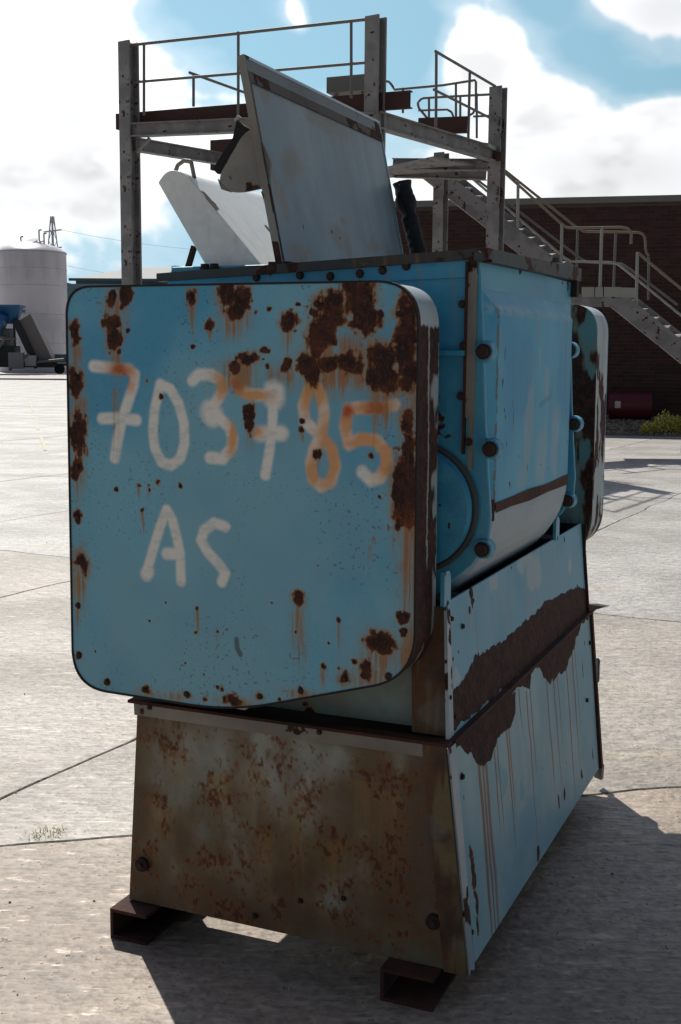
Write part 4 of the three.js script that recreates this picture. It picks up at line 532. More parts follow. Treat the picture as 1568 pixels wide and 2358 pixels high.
// ---- open covers ----
{
  const A0 = [-.112, 1.80], A1 = [-.233, 2.375], zf = -.2, zr = -1.165, n = [.977, .206, 0];
  const lid = part(mixer, 'open_cover', rectUV(quadSheet([A0[0], A0[1], zf], [A0[0], A0[1], zr], [A1[0], A1[1], zr], [A1[0], A1[1], zf], .006, n), LP, 2, 1), mat.cover, 'blue-grey sheet cover standing open on the trough');
  const along = t => [A0[0] + (A1[0] - A0[0]) * t, A0[1] + (A1[1] - A0[1]) * t];
  const edge = (za, zb, t0, t1, out, back, m, name, label) => { const p = along(t0), q = along(t1), o = ([x, y], k) => [x + n[0] * k, y + n[1] * k]; const f = (pt, k, z) => [...o(pt, k), z]; return part(lid, name, hexa(f(p, -back, za), f(p, out, za), f(p, out, zb), f(p, -back, zb), f(q, -back, za), f(q, out, za), f(q, out, zb), f(q, -back, zb)), m, label); };
  edge(zf, zf + .006, 0, 1.0, .004, .015, mat.beige, 'front_return', 'narrow folded front edge of the cover');
  edge(zr - .006, zr, 0, 1, .003, .05, mat.lid, 'rear_return');
  edge(zr, zf, .985, 1.0, .005, .012, mat.lid, 'top_return');
  edge(zr, zf - .012, .882, .93, .004, -.001, mat.scale, 'rust_strip', 'brownish worn strip below the top edge');
  edge(zr, zf - .002, .93, .984, .004, -.001, mat.strip, 'top_strip', 'worn grey strip along the top edge');
  edge(zf - .012, zf - .002, 0, .93, .004, -.001, mat.scale, 'edge_strip');
  const sec = rounded([[-0.201,2.195],[-0.239,2.173],[-0.314,2.065],[-0.303,2.037],[-0.258,2.023],[-0.16,2.037],[-0.137,1.846],[-0.188,2.139]].slice(0, 6).concat([[-.155, 2.10]]), [.005, .02, .03, .03, .04, .005, .005], 6);
  part(lid, 'end_cheek', boxUV(slabOf(sec, -.213, -.205)), mat.beige, 'beige rounded cheek plate behind the cover');
  const k = [[-0.321,2.08],[-0.288,2.121],[-0.252,2.16],[-0.222,2.191],[-0.242,2.201],[-0.261,2.215],[-0.274,2.169],[-0.305,2.133],[-0.334,2.092]];
  part(lid, 'handle_bracket', boxUV(slabOf(k, -.235, -.214, .002)), mat.black, 'black handle bracket on the cheek');
  part(lid, 'handle', tube([[-0.267,2.213,-0.225],[-0.257,2.226,-0.225]], .007), mat.galv);
  part(lid, 'handle_grip', tube([[-0.252,2.19,-0.225],[-0.219,2.179,-0.225]], .008), mat.black);
  part(lid, 'rubber_boot', (() => { const pts = [[-0.158,2.178,-1.2],[-0.141,2.106,-1.2],[-0.121,2.033,-1.2],[-0.092,1.932,-1.2]]; const c = new THREE.CatmullRomCurve3(pts.map(A3)); const g = new THREE.TubeGeometry(c, 60, .03, 12); const p = g.attributes.position; for (let i = 0; i <= 60; i++) { const q = c.getPointAt(i / 60), s = 1 + .7 * (fbm(i * .12, 4, 3) - .5); for (let j = 0; j <= 12; j++) { const id = i * 13 + j; p.setXYZ(id, q.x + (p.getX(id) - q.x) * s, q.y + (p.getY(id) - q.y) * s, q.z + (p.getZ(id) - q.z) * s * (1 + .3 * (vn(i * .3, j * .9) - .5))); } } g.computeVertexNormals(); return g; })(), mat.rubber, 'black rubber boot behind the cover');
  // second cover, thrown back to the left
  const prof = rounded([...[[-0.495,2.063],[-0.466,2.095],[-0.414,2.089],[-0.178,1.833],[-0.332,1.813]]], [.006, .022, .03, .005, .005], 6);
  const low = part(mixer, 'tilted_cover', boxUV(slabOf(prof, -1.12, -.206)), mat.white, 'white thick cover tilted back to the left');
  part(low, 'end_plate', boxUV(slabOf(prof, -.206, -.198, .002)), mat.white, 'flat end of the tilted cover');
  part(low, 'stay', beam([-0.43,1.898,-0.28], [-0.461,1.811,-0.28], 'R', .016, .012), mat.rust, 'rusty stay bar under the tilted cover');
  part(low, 'lifting_loop', tube([[-0.465,2.095,-0.24],[-0.457,2.113,-0.24],[-0.437,2.124,-0.24],[-0.415,2.12,-0.24],[-0.405,2.076,-0.24]], .006), mat.beige);
  part(low, 'inner_flange', hexa([-.16, 1.83, -1.1], [-.10, 1.83, -1.1], [-.10, 1.83, -.2], [-.16, 1.83, -.2], [-.16, 1.843, -1.1], [-.10, 1.843, -1.1], [-.10, 1.843, -.2], [-.16, 1.843, -.2]), mat.darkRust);
  part(low, 'catch', tube([[-0.226,2.04,-0.3],[-0.205,1.982,-0.3],[-0.192,1.947,-0.3]], .006), mat.rust);
}
// ---- feet: channel skids ----
for (const [xa, xb, name] of [[-.515, -.40, 'left'], [.283, .422, 'right']]) {
  const cx = (xa + xb) / 2, w = xb - xa;
  part(mixer, 'skid', beam([cx, .0435, -1.6], [cx, .0435, .062], 'C', w, .085, .009, [0, 1, 0]), mat.rust, name === 'left' ? 'rusty channel skid under the outer edge' : 'rusty channel skid under the near corner');
}
// ---------- steel access platform behind the machine ----------
{
  const ZL = -11.8, pf = thing('steel_platform', 'raised steel platform frame with handrails behind the mixer', 'platform', [0, 0, 0]);
  const post = ([x, y, z], w, label) => part(pf, 'post', beam([x, 0, z], [x, y, z], 'I', w, w, .03, [.2, 0, -1]), mat.steel, label);
  const pL = [-8.098,5.798,-11.8], pM = [-4.498,5.785,-11.85], pR = [-3.869,5.56,-15.219], pB = [-4.968,4.78,-15.9];
  post(pL, .2, 'tall stained post furthest left'); post(pM, .2, 'tallest stained post above the open cover'); post(pR, .2, 'right-hand post beside the staircase'); part(pf, 'post', beam([pB[0], 0, pB[2]], pB, 'I', .18, .18, .025, [.2, 0, -1]), mat.steel, 'lower post under the platform deck');
  const pLB = [pL[0] + .1, pB[1], -15.9]; part(pf, 'post', beam([pLB[0] + .9, 0, -15.9], [pLB[0] + .9, pB[1], -15.9], 'I', .18, .18, .025, [.2, 0, -1]), mat.steel);
  const rail = (pts, r = .021, m = mat.railGrey, name = 'handrail') => part(pf, name, tube(pts, r), m);
  rail([[-8.071,5.756,-11.8],[-4.478,5.755,-11.8]]); rail([[-8.08,5.267,-11.8],[-4.471,5.235,-11.8]], .019, mat.railGrey, 'mid_rail');
  for (const [a, b] of [[[-7.85,5.764,-11.8],[-7.865,4.822,-11.8]], [[-6.41,5.775,-11.8],[-6.415,4.651,-11.8]], [[-4.812,5.761,-11.8],[-4.802,4.82,-11.8]]]) rail([a, b], .02, mat.railGrey, 'stanchion');
  part(pf, 'edge_beam', beam([-8.392,4.791,-11.95], [-4.046,4.777,-11.95], 'C', .09, .21, .012, [0, 1, 0]), mat.redOxide, 'dark red-brown channel along the deck edge');
  part(pf, 'main_beam', beam([-8.058,4.625,-11.75], [-4.443,4.521,-11.75], 'I', .13, .18, .016, [0, 1, 0]), mat.steel, 'pale stained main beam on the left');
  part(pf, 'side_beam', beam([-8,4.44,-11.806], [-8,4.609,-14.247], 'I', .13, .18, .016, [0, 1, 0]), mat.steel, 'pale beam receding from the left post');
  part(pf, 'cross_channel', beam([-8.382,4.736,-14.6], [-7.362,4.732,-14.6], 'C', .1, .46, .012, [0, 1, 0]), mat.redOxide, 'dark channel under the deck');
  part(pf, 'knee_brace', beam([-7.984,4.329,-11.8], [-7.78,4.512,-11.8], 'R', .05, .03), mat.steel);
  rail([...[[-7.2,5.346,-11.894],[-7.2,5.465,-15.532]]], .02); rail([[-7.2,5.357,-11.998],[-7.2,4.925,-11.991]], .02, mat.railGrey, 'stanchion');
  // right-hand side frame
  part(pf, 'main_beam', beam([-4.456,4.533,-11.814], [-3.867,4.578,-15.23], 'I', .13, .21, .018, [0, 1, 0]), mat.steel, 'pale stained main beam on the right');
  rail([[-4.202,5.671,-13.289],[-3.889,5.557,-15.103]]); rail([[-4.207,5.168,-13.259],[-3.884,5.071,-15.13]], .019, mat.railGrey, 'mid_rail');
  for (const [a, b] of [[[-4.198,5.676,-13.313],[-4.193,4.618,-13.34]], [[-4.028,5.62,-14.294],[-4.029,4.585,-14.289]]]) rail([a, b], .02, mat.railGrey, 'stanchion');
  part(pf, 'knee_brace', beam([-3.89,4.597,-15.098], [-3.889,4.473,-15.105], 'R', .3, .1), mat.redOxide);
  part(pf, 'edge_beam', beam([-4.675,4.842,-14], [-3.945,4.818,-14], 'C', .09, .22, .012, [0, 1, 0]), mat.redOxide, 'short dark channel end on the right');
  part(pf, 'deck', hexa(...[[-4.544,4.586,-14.3], [-4.009,4.68,-15.6], [-5.091,4.787,-15.9], [-6.897,4.89,-15.9]].map(p => [p[0], 4.44, p[2]]), ...[[-4.544,4.586,-14.3], [-4.009,4.68,-15.6], [-5.091,4.787,-15.9], [-6.897,4.89,-15.9]].map(p => [p[0], 4.47, p[2]])), mat.steel, 'weathered deck plate');
  for (const [a, b] of [[[-5.522,4.536,-15.2],[-3.888,4.436,-15.2]], [[-5.688,4.495,-15.7],[-4.168,4.379,-15.7]]]) part(pf, 'deck_joist', beam(a, b, 'I', .12, .17, .014), mat.steel);
  part(pf, 'landing_plate', beam([-4.333,4.721,-15], [-3.836,4.642,-15], 'R', .7, .05), mat.galv);
  // rear rails with rounded ends
  rail([[-5.839,5.886,-15.6],[-5.758,5.867,-15.6],[-5.698,5.796,-15.6],[-5.668,5.741,-15.6],[-4.866,5.745,-15.6],[-4.337,5.781,-15.6],[-4.328,5.357,-15.6],[-4.381,5.283,-15.6],[-4.45,5.262,-15.6]], .02);
  rail([[-4.261,5.68,-16.2],[-5.211,5.704,-16.2],[-5.417,5.706,-16.2],[-5.49,5.644,-16.2],[-5.473,5.561,-16.2],[-5.323,5.389,-16.2]], .02); rail([[-5.473,5.521,-16.2],[-4.988,5.5,-16.2],[-4.914,5.455,-16.2],[-4.884,5.386,-16.2]], .018);
  for (const [a, b] of [[[-5.523,5.757,-15.6],[-5.518,5.375,-15.6]], [[-4.656,5.754,-15.6],[-4.644,5.217,-15.6]], [[-5.299,5.697,-16.2],[-5.293,5.4,-16.2]], [[-4.503,5.711,-16.2],[-4.487,5.026,-16.2]], [[-4.774,5.685,-16.2],[-4.768,5.365,-16.2]]]) rail([a, b], .02, mat.railGrey, 'stanchion');
  rail([[-4.552,5.363,-16.2],[-4.253,5.356,-16.2]], .018);
  rail([[-4.771,4.463,-16],[-4.755,4.362,-16],[-4.797,4.304,-16]], .014, mat.railGrey, 'bracket');
  const cab = thing('control_cabinet', 'flat grey cabinet on the platform beside the tallest post', 'cabinet');
  const c = [[-5.413,5.246,-12.4],[-4.829,5.199,-12.4],[-4.827,5.013,-12.4],[-5.412,5.046,-12.4]]; part(cab, 'body', hexa([c[3][0], c[3][1], -12.7], [c[2][0], c[3][1], -12.7], [c[2][0], c[3][1], -12.4], [c[3][0], c[3][1], -12.4], [c[3][0], c[0][1], -12.7], [c[2][0], c[0][1], -12.7], [c[2][0], c[0][1], -12.4], [c[3][0], c[0][1], -12.4]), mat.railGrey);
  for (const u of [0, 1]) part(cab, 'foot', tube([[c[3][0] + .1 + u * (c[2][0] - c[3][0] - .2), c[3][1], -12.5], [c[3][0] + .1 + u * (c[2][0] - c[3][0] - .2), c[3][1] - .25, -12.5]], .03), mat.railGrey);
}
// ---------- staircase with landing ----------
{
  const st = thing('steel_staircase', 'steel staircase with landing and tubular handrails against the brick wall', 'staircase');
  const sb = (a, b, h, label) => part(st, 'stringer', beam(a, b, 'C', .08, h, .014), mat.steel, label);
  sb([-5.377,4.607,-16.42], [-3.336,2.947,-17.293], .3, 'upper near stringer'); sb([-5.504,4.742,-17.345], [-3.405,3.038,-18.242], .3);
  sb([-3.324,2.536,-17.298], [-2.383,2.523,-17.701], .2, 'landing edge'); sb([-2.464,2.544,-17.666], [-0.951,1.282,-18.313], .3, 'lower near stringer'); sb([-2.493,2.587,-18.633], [-1.057,1.403,-19.247], .3);
  const tread = (a, b) => { const p = A3(a), q = A3(b); return part(st, 'tread', beam([p.x, p.y, p.z], [q.x, q.y, q.z], 'R', .26, .03), mat.galv); };
  for (let i = 0; i < 12; i++) { const t = (i + .5) / 12, u = 1000 + 290 * t, v = 385 + 232 * t; const P = [[-5.28,4.656,-16.462], [-3.339,3.053,-17.292]], Q = [[-5.505,4.793,-17.345], [-3.478,3.148,-18.212]]; const L = (A, B) => A.map((x, k) => x + (B[k] - x) * t); tread(L(...P), L(...Q)); }
  for (let i = 0; i < 8; i++) { const t = (i + .5) / 8, P = [[-2.413,2.601,-17.688], [-0.957,1.412,-18.311]], Q = [[-2.509,2.646,-18.626], [-1.061,1.494,-19.245]], L = (A, B) => A.map((x, k) => x + (B[k] - x) * t); tread(L(...P), L(...Q)); }
  part(st, 'landing_deck', hexa(...[[-3.326,2.593,-17.297], [-2.399,2.601,-17.694], [-2.564,2.645,-18.602], [-3.532,2.637,-18.188]].map(p => [p[0], 2.56, p[2]]), ...[[-3.326,2.593,-17.297], [-2.399,2.601,-17.694], [-2.564,2.645,-18.602], [-3.532,2.637,-18.188]].map(p => [p[0], 2.59, p[2]])), mat.galv);
  for (const [a, b] of [[[-2.987,2.664,-17.388],[-2.802,2.666,-17.467]], [[-2.782,2.666,-17.476],[-2.67,2.667,-17.524]], [[-2.65,2.667,-17.532],[-2.399,2.669,-17.639]], [[-2.393,2.662,-17.642],[-2.181,2.657,-17.733]]]) part(st, 'toe_board', beam(a, b, 'R', .02, .16), mat.galv);
  const R = (pts, r, m, name = 'handrail') => part(st, name, tube(pts, r), m);
  R([[-4.952,4.589,-16.602],[-4.234,4.616,-16.909]].slice(0, 1).concat([[-3.334,3.762,-17.294]]).concat([]).length ? [[-4.821,4.57,-16.658],[-4.26,4.616,-16.898],[-3.334,3.762,-17.294],[-3.273,3.714,-17.32],[-3.174,3.7,-17.362],[-2.439,3.72,-17.677],[-2.333,3.7,-17.722],[-2.278,3.645,-17.746],[-2.278,3.449,-17.746]].slice(1) : [], .022, mat.brass);
  R([[-4.55,4.822,-17.753],[-3.305,3.802,-18.286],[-3.186,3.737,-18.336],[-2.327,3.73,-18.704],[-2.243,3.694,-18.739],[-2.213,3.606,-18.753],[-2.198,3.401,-18.759],[-2.147,3.328,-18.781]], .022, mat.brass);
  R([[-5.021,4.761,-16.573],[-3.292,3.229,-17.312],[-3.171,3.16,-17.364],[-2.524,3.151,-17.64],[-2.45,3.117,-17.672],[-1.473,2.296,-18.09],[-0.977,1.871,-18.302]], .02, mat.galv, 'mid_rail');
  R([[-5.164,4.803,-17.491],[-3.276,3.318,-18.298],[-3.17,3.224,-18.343],[-2.542,3.192,-18.612],[-1.659,2.505,-18.989]], .02, mat.railGrey, 'mid_rail');
  R([[-2.161,3.309,-17.796],[-2.024,3.184,-17.854],[-0.997,2.314,-18.294]], .022, mat.brass); R([[-1.958,3.064,-18.861],[-1.099,2.361,-19.229]], .022, mat.brass);
  for (const [a, b] of [[[-4.014,4.452,-17.003],[-4,3.603,-17.009]], [[-3.334,3.769,-17.294],[-3.321,2.891,-17.299]], [[-2.728,3.725,-17.553],[-2.722,2.541,-17.556]], [[-2.174,3.323,-17.79],[-2.162,2.432,-17.795]]]) R([a, b], .026, mat.galv, 'stanchion');
  for (const [a, b] of [[[-3.29,3.78,-18.292],[-3.279,2.95,-18.297]], [[-2.684,3.719,-18.551],[-2.686,2.778,-18.55]], [[-2.147,3.313,-18.781],[-2.126,2.59,-18.789]]]) R([a, b], .022, mat.railGrey, 'stanchion');
  const foot = [-0.996,1.276,-18.729]; part(st, 'foot_block', box(foot[0] - .4, 0, foot[2] - .5, foot[0] + .4, foot[1] - .1, foot[2] + .5), mat.steel);
}
// ---------- brick building ----------
{
  const a = V(-8.417, 0, -24.256), b = V(-2.535, 0, -25.249), d = b.clone().sub(a).normalize(), nrm = V(-d.z, 0, d.x); if (nrm.z < 0) nrm.negate();
  const bd = thing('brick_building', 'low dark brick building with flat coping behind the staircase', 'building');
  const left = a.clone().addScaledVector(d, -2.2), len = 16, H = 5.02, basis = new THREE.Matrix4().makeBasis(d, V(0, 1, 0), nrm).setPosition(left);
  const place = g => g.applyMatrix4(basis);
  const mortar = surfMat(tiled(1, 256, (u, v, o) => { const n = T(u, v, 40, 3); o[0] = lin(80) * (.8 + .4 * n); o[1] = lin(68) * (.8 + .4 * n); o[2] = lin(64) * (.8 + .4 * n); o[3] = .95; o[4] = n; }), .003);
  part(bd, 'wall', place(boxUV(box(0, 0, -12, len, H, -.006))), mortar, 'mortar core of the brick wall');
  const brickM = [[60, 37, 34], [52, 32, 30], [65, 41, 37], [49, 31, 30], [58, 34, 30]].map(c => plain(...c, .9));
  const pitchX = .235, pitchY = .0867, bw = .223, bh = .0745, g0 = new THREE.BoxGeometry(bw, bh, .03);
  const seen = [], rest = [], rows = Math.floor(H / pitchY), cols = Math.floor(len / pitchX);
  for (let r = 0; r < rows; r++) for (let c = 0; c < cols; c++) { const x = c * pitchX + (r % 2 ? pitchX / 2 : 0) + bw / 2, y = r * pitchY + bh / 2 + .006; (x > 7.3 && x < 9.6 && r >= 29 && r < 60 ? seen : rest).push([x, y]); }
  const q = new THREE.Quaternion().setFromRotationMatrix(basis);
  const at = ([x, y], k) => V(x, y, -.015 + .004 * rnd()).applyMatrix4(basis);
  seen.slice(0, 300).forEach((p, i) => { const m = part(bd, i ? `brick_${String(i).padStart(3, '0')}` : 'brick', g0, brickM[Math.floor(rnd() * 5)]); m.position.copy(at(p)); m.quaternion.copy(q); });
  const others = rest.concat(seen.slice(300)), inst = on(new THREE.InstancedMesh(g0, new THREE.MeshStandardMaterial({ roughness: .9 }), others.length)), M = new THREE.Matrix4(), cc = new THREE.Color();
  others.forEach((p, i) => { inst.setMatrixAt(i, M.compose(at(p), q, V(1, 1, 1))); const c = [[60, 37, 34], [52, 32, 30], [65, 41, 37], [49, 31, 30], [58, 34, 30]][Math.floor(rnd() * 5)]; inst.setColorAt(i, cc.setRGB(...S(...c))); });
  inst.name = 'brickwork'; inst.userData.kind = 'stuff'; bd.add(inst);
  part(bd, 'coping', place(box(-.1, H, -12.1, len + .1, H + .14, .07)), mat.railGrey, 'grey metal coping along the wall top');
  // gravel bank at the wall foot
  const bank = place(hexa([5.5, .0, -.1], [len, .0, -.1], [len, .0, 2.75], [5.5, .0, 2.75], [5.5, .28, -.1], [len, .28, -.1], [len, .03, 2.7], [5.5, .03, 2.7]));
  setting('gravel_bank', bank, plain(96, 88, 78, .95), 'low bank of loose gravel along the foot of the brick wall');
  const sg = new THREE.IcosahedronGeometry(.035, 0), N = 5200, stones = on(new THREE.InstancedMesh(sg, new THREE.MeshStandardMaterial({ roughness: .9 }), N)), E = new THREE.Euler();
  for (let i = 0; i < N; i++) { const x = 5.7 + rnd() * (len - 6), z = rnd() * 2.7, y = .28 - .25 * z / 2.7; stones.setMatrixAt(i, M.compose(V(x, y, z).applyMatrix4(basis), new THREE.Quaternion().setFromEuler(E.set(rnd() * 6, rnd() * 6, rnd() * 6)), V(.5 + rnd(), .4 + rnd() * .8, .5 + rnd()))); const k = .5 + rnd() * .9; stones.setColorAt(i, cc.setRGB(lin(128) * k, lin(118) * k, lin(106) * k)); }
  stones.name = 'gravel'; stones.userData = { kind: 'stuff', label: 'loose grey gravel stones below the brick wall', category: 'gravel' }; scene.add(stones);
  // red drum lying against the wall
  const dc = V(9.15, .0, .5), dr = .30; // along the wall, in front of it
  const drum = thing('red_drum', 'dark red steel drum lying on its side against the brick wall', 'drum'); drum.position.copy(V(...[-3.438,0.663,-25.097])).addScaledVector(nrm, .62); drum.position.y = .235 + dr; drum.quaternion.copy(q);
  const red = plain(84, 18, 33, .55), pr = [[0, -.46], [.285, -.46], [.3, -.45], [.3, -.2], [.312, -.17], [.3, -.14], [.3, .14], [.312, .17], [.3, .2], [.3, .45], [.285, .46], [0, .46]].map(p => new THREE.Vector2(...p));
  part(drum, 'body', new THREE.LatheGeometry(pr, 32).rotateZ(Math.PI / 2), red);
  for (const s of [-1, 1]) part(drum, 'end_ring', new THREE.TorusGeometry(.292, .012, 6, 32).rotateY(Math.PI / 2).translate(.455 * s, 0, 0), red);
  const lab = new THREE.CylinderGeometry(.304, .304, .12, 12, 1, true, -.16, .5).rotateZ(Math.PI / 2); const lb = part(drum, 'paper_label', lab, plain(190, 180, 180, .8), 'small white label on the drum'); lb.rotation.x = 0; lb.position.x = -.27;
}
// loose grit on the slabs
{
  const N = 900, m = on(new THREE.InstancedMesh(new THREE.IcosahedronGeometry(.0045, 0), new THREE.MeshStandardMaterial({ roughness: .95 }), N)), M = new THREE.Matrix4(), E = new THREE.Euler(), c = new THREE.Color();
  for (let i = 0; i < N; i++) { const f = 1.2 + Math.pow(rnd(), 1.6) * 9, r = (rnd() - .5) * (f * .8 + .6), x = 1.29 - .393 * f + .9196 * r, z = 2.7 - .9196 * f - .393 * r, s = .25 + .8 * Math.pow(rnd(), 5); m.setMatrixAt(i, M.compose(V(x, .002, z), new THREE.Quaternion().setFromEuler(E.set(rnd() * 6, rnd() * 6, rnd() * 6)), V(s, s * .7, s * 1.2))); const k = .25 + rnd() * .9; m.setColorAt(i, c.setRGB(lin(150) * k, lin(138) * k, lin(122) * k)); }
  m.name = 'loose_grit'; m.userData = { kind: 'stuff', label: 'loose grit scattered over the concrete yard', category: 'grit' }; scene.add(m);
}
// ---------- plants ----------
function blades(n, r, h, lean, w, seed) { const q = mulberry(seed), pos = []; for (let i = 0; i < n; i++) { const a = q() * 6.28, d = Math.sqrt(q()) * r, x = Math.cos(a) * d, z = Math.sin(a) * d, hh = h * (.4 + .7 * q()), la = q() * 6.28, l = lean * q() * hh, px = -Math.sin(la) * w, pz = Math.cos(la) * w, mx = x + Math.cos(la) * l * .35, mz = z + Math.sin(la) * l * .35, tx = x + Math.cos(la) * l, tz = z + Math.sin(la) * l; pos.push(x - px, 0, z - pz, x + px, 0, z + pz, mx + px * .8, hh * .55, mz + pz * .8, x - px, 0, z - pz, mx + px * .8, hh * .55, mz + pz * .8, mx - px * .8, hh * .55, mz - pz * .8, mx - px * .8, hh * .55, mz - pz * .8, mx + px * .8, hh * .55, mz + pz * .8, tx, hh, tz); } const g = new THREE.BufferGeometry(); g.setAttribute('position', new THREE.Float32BufferAttribute(pos, 3)); g.computeVertexNormals(); return g; }
function leaves(n, rx, ry, rz, s, seed) { const q = mulberry(seed), pos = [], A = new THREE.Vector3(), B = new THREE.Vector3(); for (let i = 0; i < n; i++) { const a = q() * 6.28, u = Math.cbrt(q()), e = Math.acos(q()), c = V(Math.cos(a) * Math.sin(e) * u * rx, Math.cos(e) * u * ry + .03, Math.sin(a) * Math.sin(e) * u * rz); A.set(q() - .5, q() - .2, q() - .5).normalize().multiplyScalar(s * (.6 + q())); B.set(q() - .5, q() - .5, q() - .5).cross(A).normalize().multiplyScalar(s * .32); const t = c.clone().add(A), m1 = c.clone().addScaledVector(A, .5).add(B), m2 = c.clone().addScaledVector(A, .5).sub(B); for (const p of [c, m1, t, c, t, m2]) pos.push(p.x, p.y, p.z); } const g = new THREE.BufferGeometry(); g.setAttribute('position', new THREE.Float32BufferAttribute(pos, 3)); g.computeVertexNormals(); return g; }
const leafM = (r, g, b) => new THREE.MeshPhysicalMaterial({ color: new THREE.Color().setRGB(...S(r, g, b)), roughness: .9, transmission: .35, thickness: 0, side: THREE.DoubleSide });
{
  const gm = leafM(150, 142, 90), ym = leafM(222, 212, 92), gr = leafM(150, 154, 74), st = leafM(150, 138, 92);
  const tuft = (at, n, r, h, seed, label, m = gm) => { const t = thing('grass_tuft', label, 'weed', at, 'weeds in the yard'); part(t, 'blades', blades(n, r * 1.3, h * .75, 1.2, .0022, seed), m); part(t, 'dry_blades', blades(n >> 1, r * 1.5, h * .55, 1.6, .002, seed + 9), st); return t; };
  tuft([-1.154,-0.015,-0.434], 50, .028, .035, 3, 'small dry grass tuft in the slab joint nearest the left edge'); tuft([-1.11,-0.015,-0.47], 70, .035, .042, 4, 'larger green grass tuft in the slab joint left of the base'); tuft([-1.088,-0.015,-0.488], 26, .025, .028, 5, 'thin grass tuft in the slab joint closest to the base');
  const bush = (at, rx, ry, seed, label) => { const b = thing('weed_clump', label, 'weed', at, 'weeds by the gravel bank'); part(b, 'foliage', leaves(300, rx, ry, rx, .055, seed), gr); part(b, 'flower_heads', leaves(520, rx * .95, ry * 1.25, rx * .95, .04, seed + 50), ym); const q = mulberry(seed), s = []; for (let i = 0; i < 16; i++) { const a = q() * 6.28, d = rx * Math.sqrt(q()) * .9; s.push(tube([[0, 0, 0], [Math.cos(a) * d, ry * (.7 + .5 * q()), Math.sin(a) * d]], .006, 4)); } part(b, 'stems', merge(s), st); return b; };
  const bp = [[-2.337,0.154,-22.832],[-2.072,0.156,-22.945],[-2.633,0.106,-22.706],[-1.841,0.158,-23.044]]; [.3, .32, .2, .36].forEach((r, i) => bush([bp[i][0], .03, bp[i][2]], r, [.36, .28, .16, .32][i], 100 + i, ['tallest yellow-green flowering weed clump by the gravel', 'yellow-green weed clump at the right edge of the gravel', 'small low weed clump nearest the red drum', 'weed clump cut off by the right edge'][i]));
}
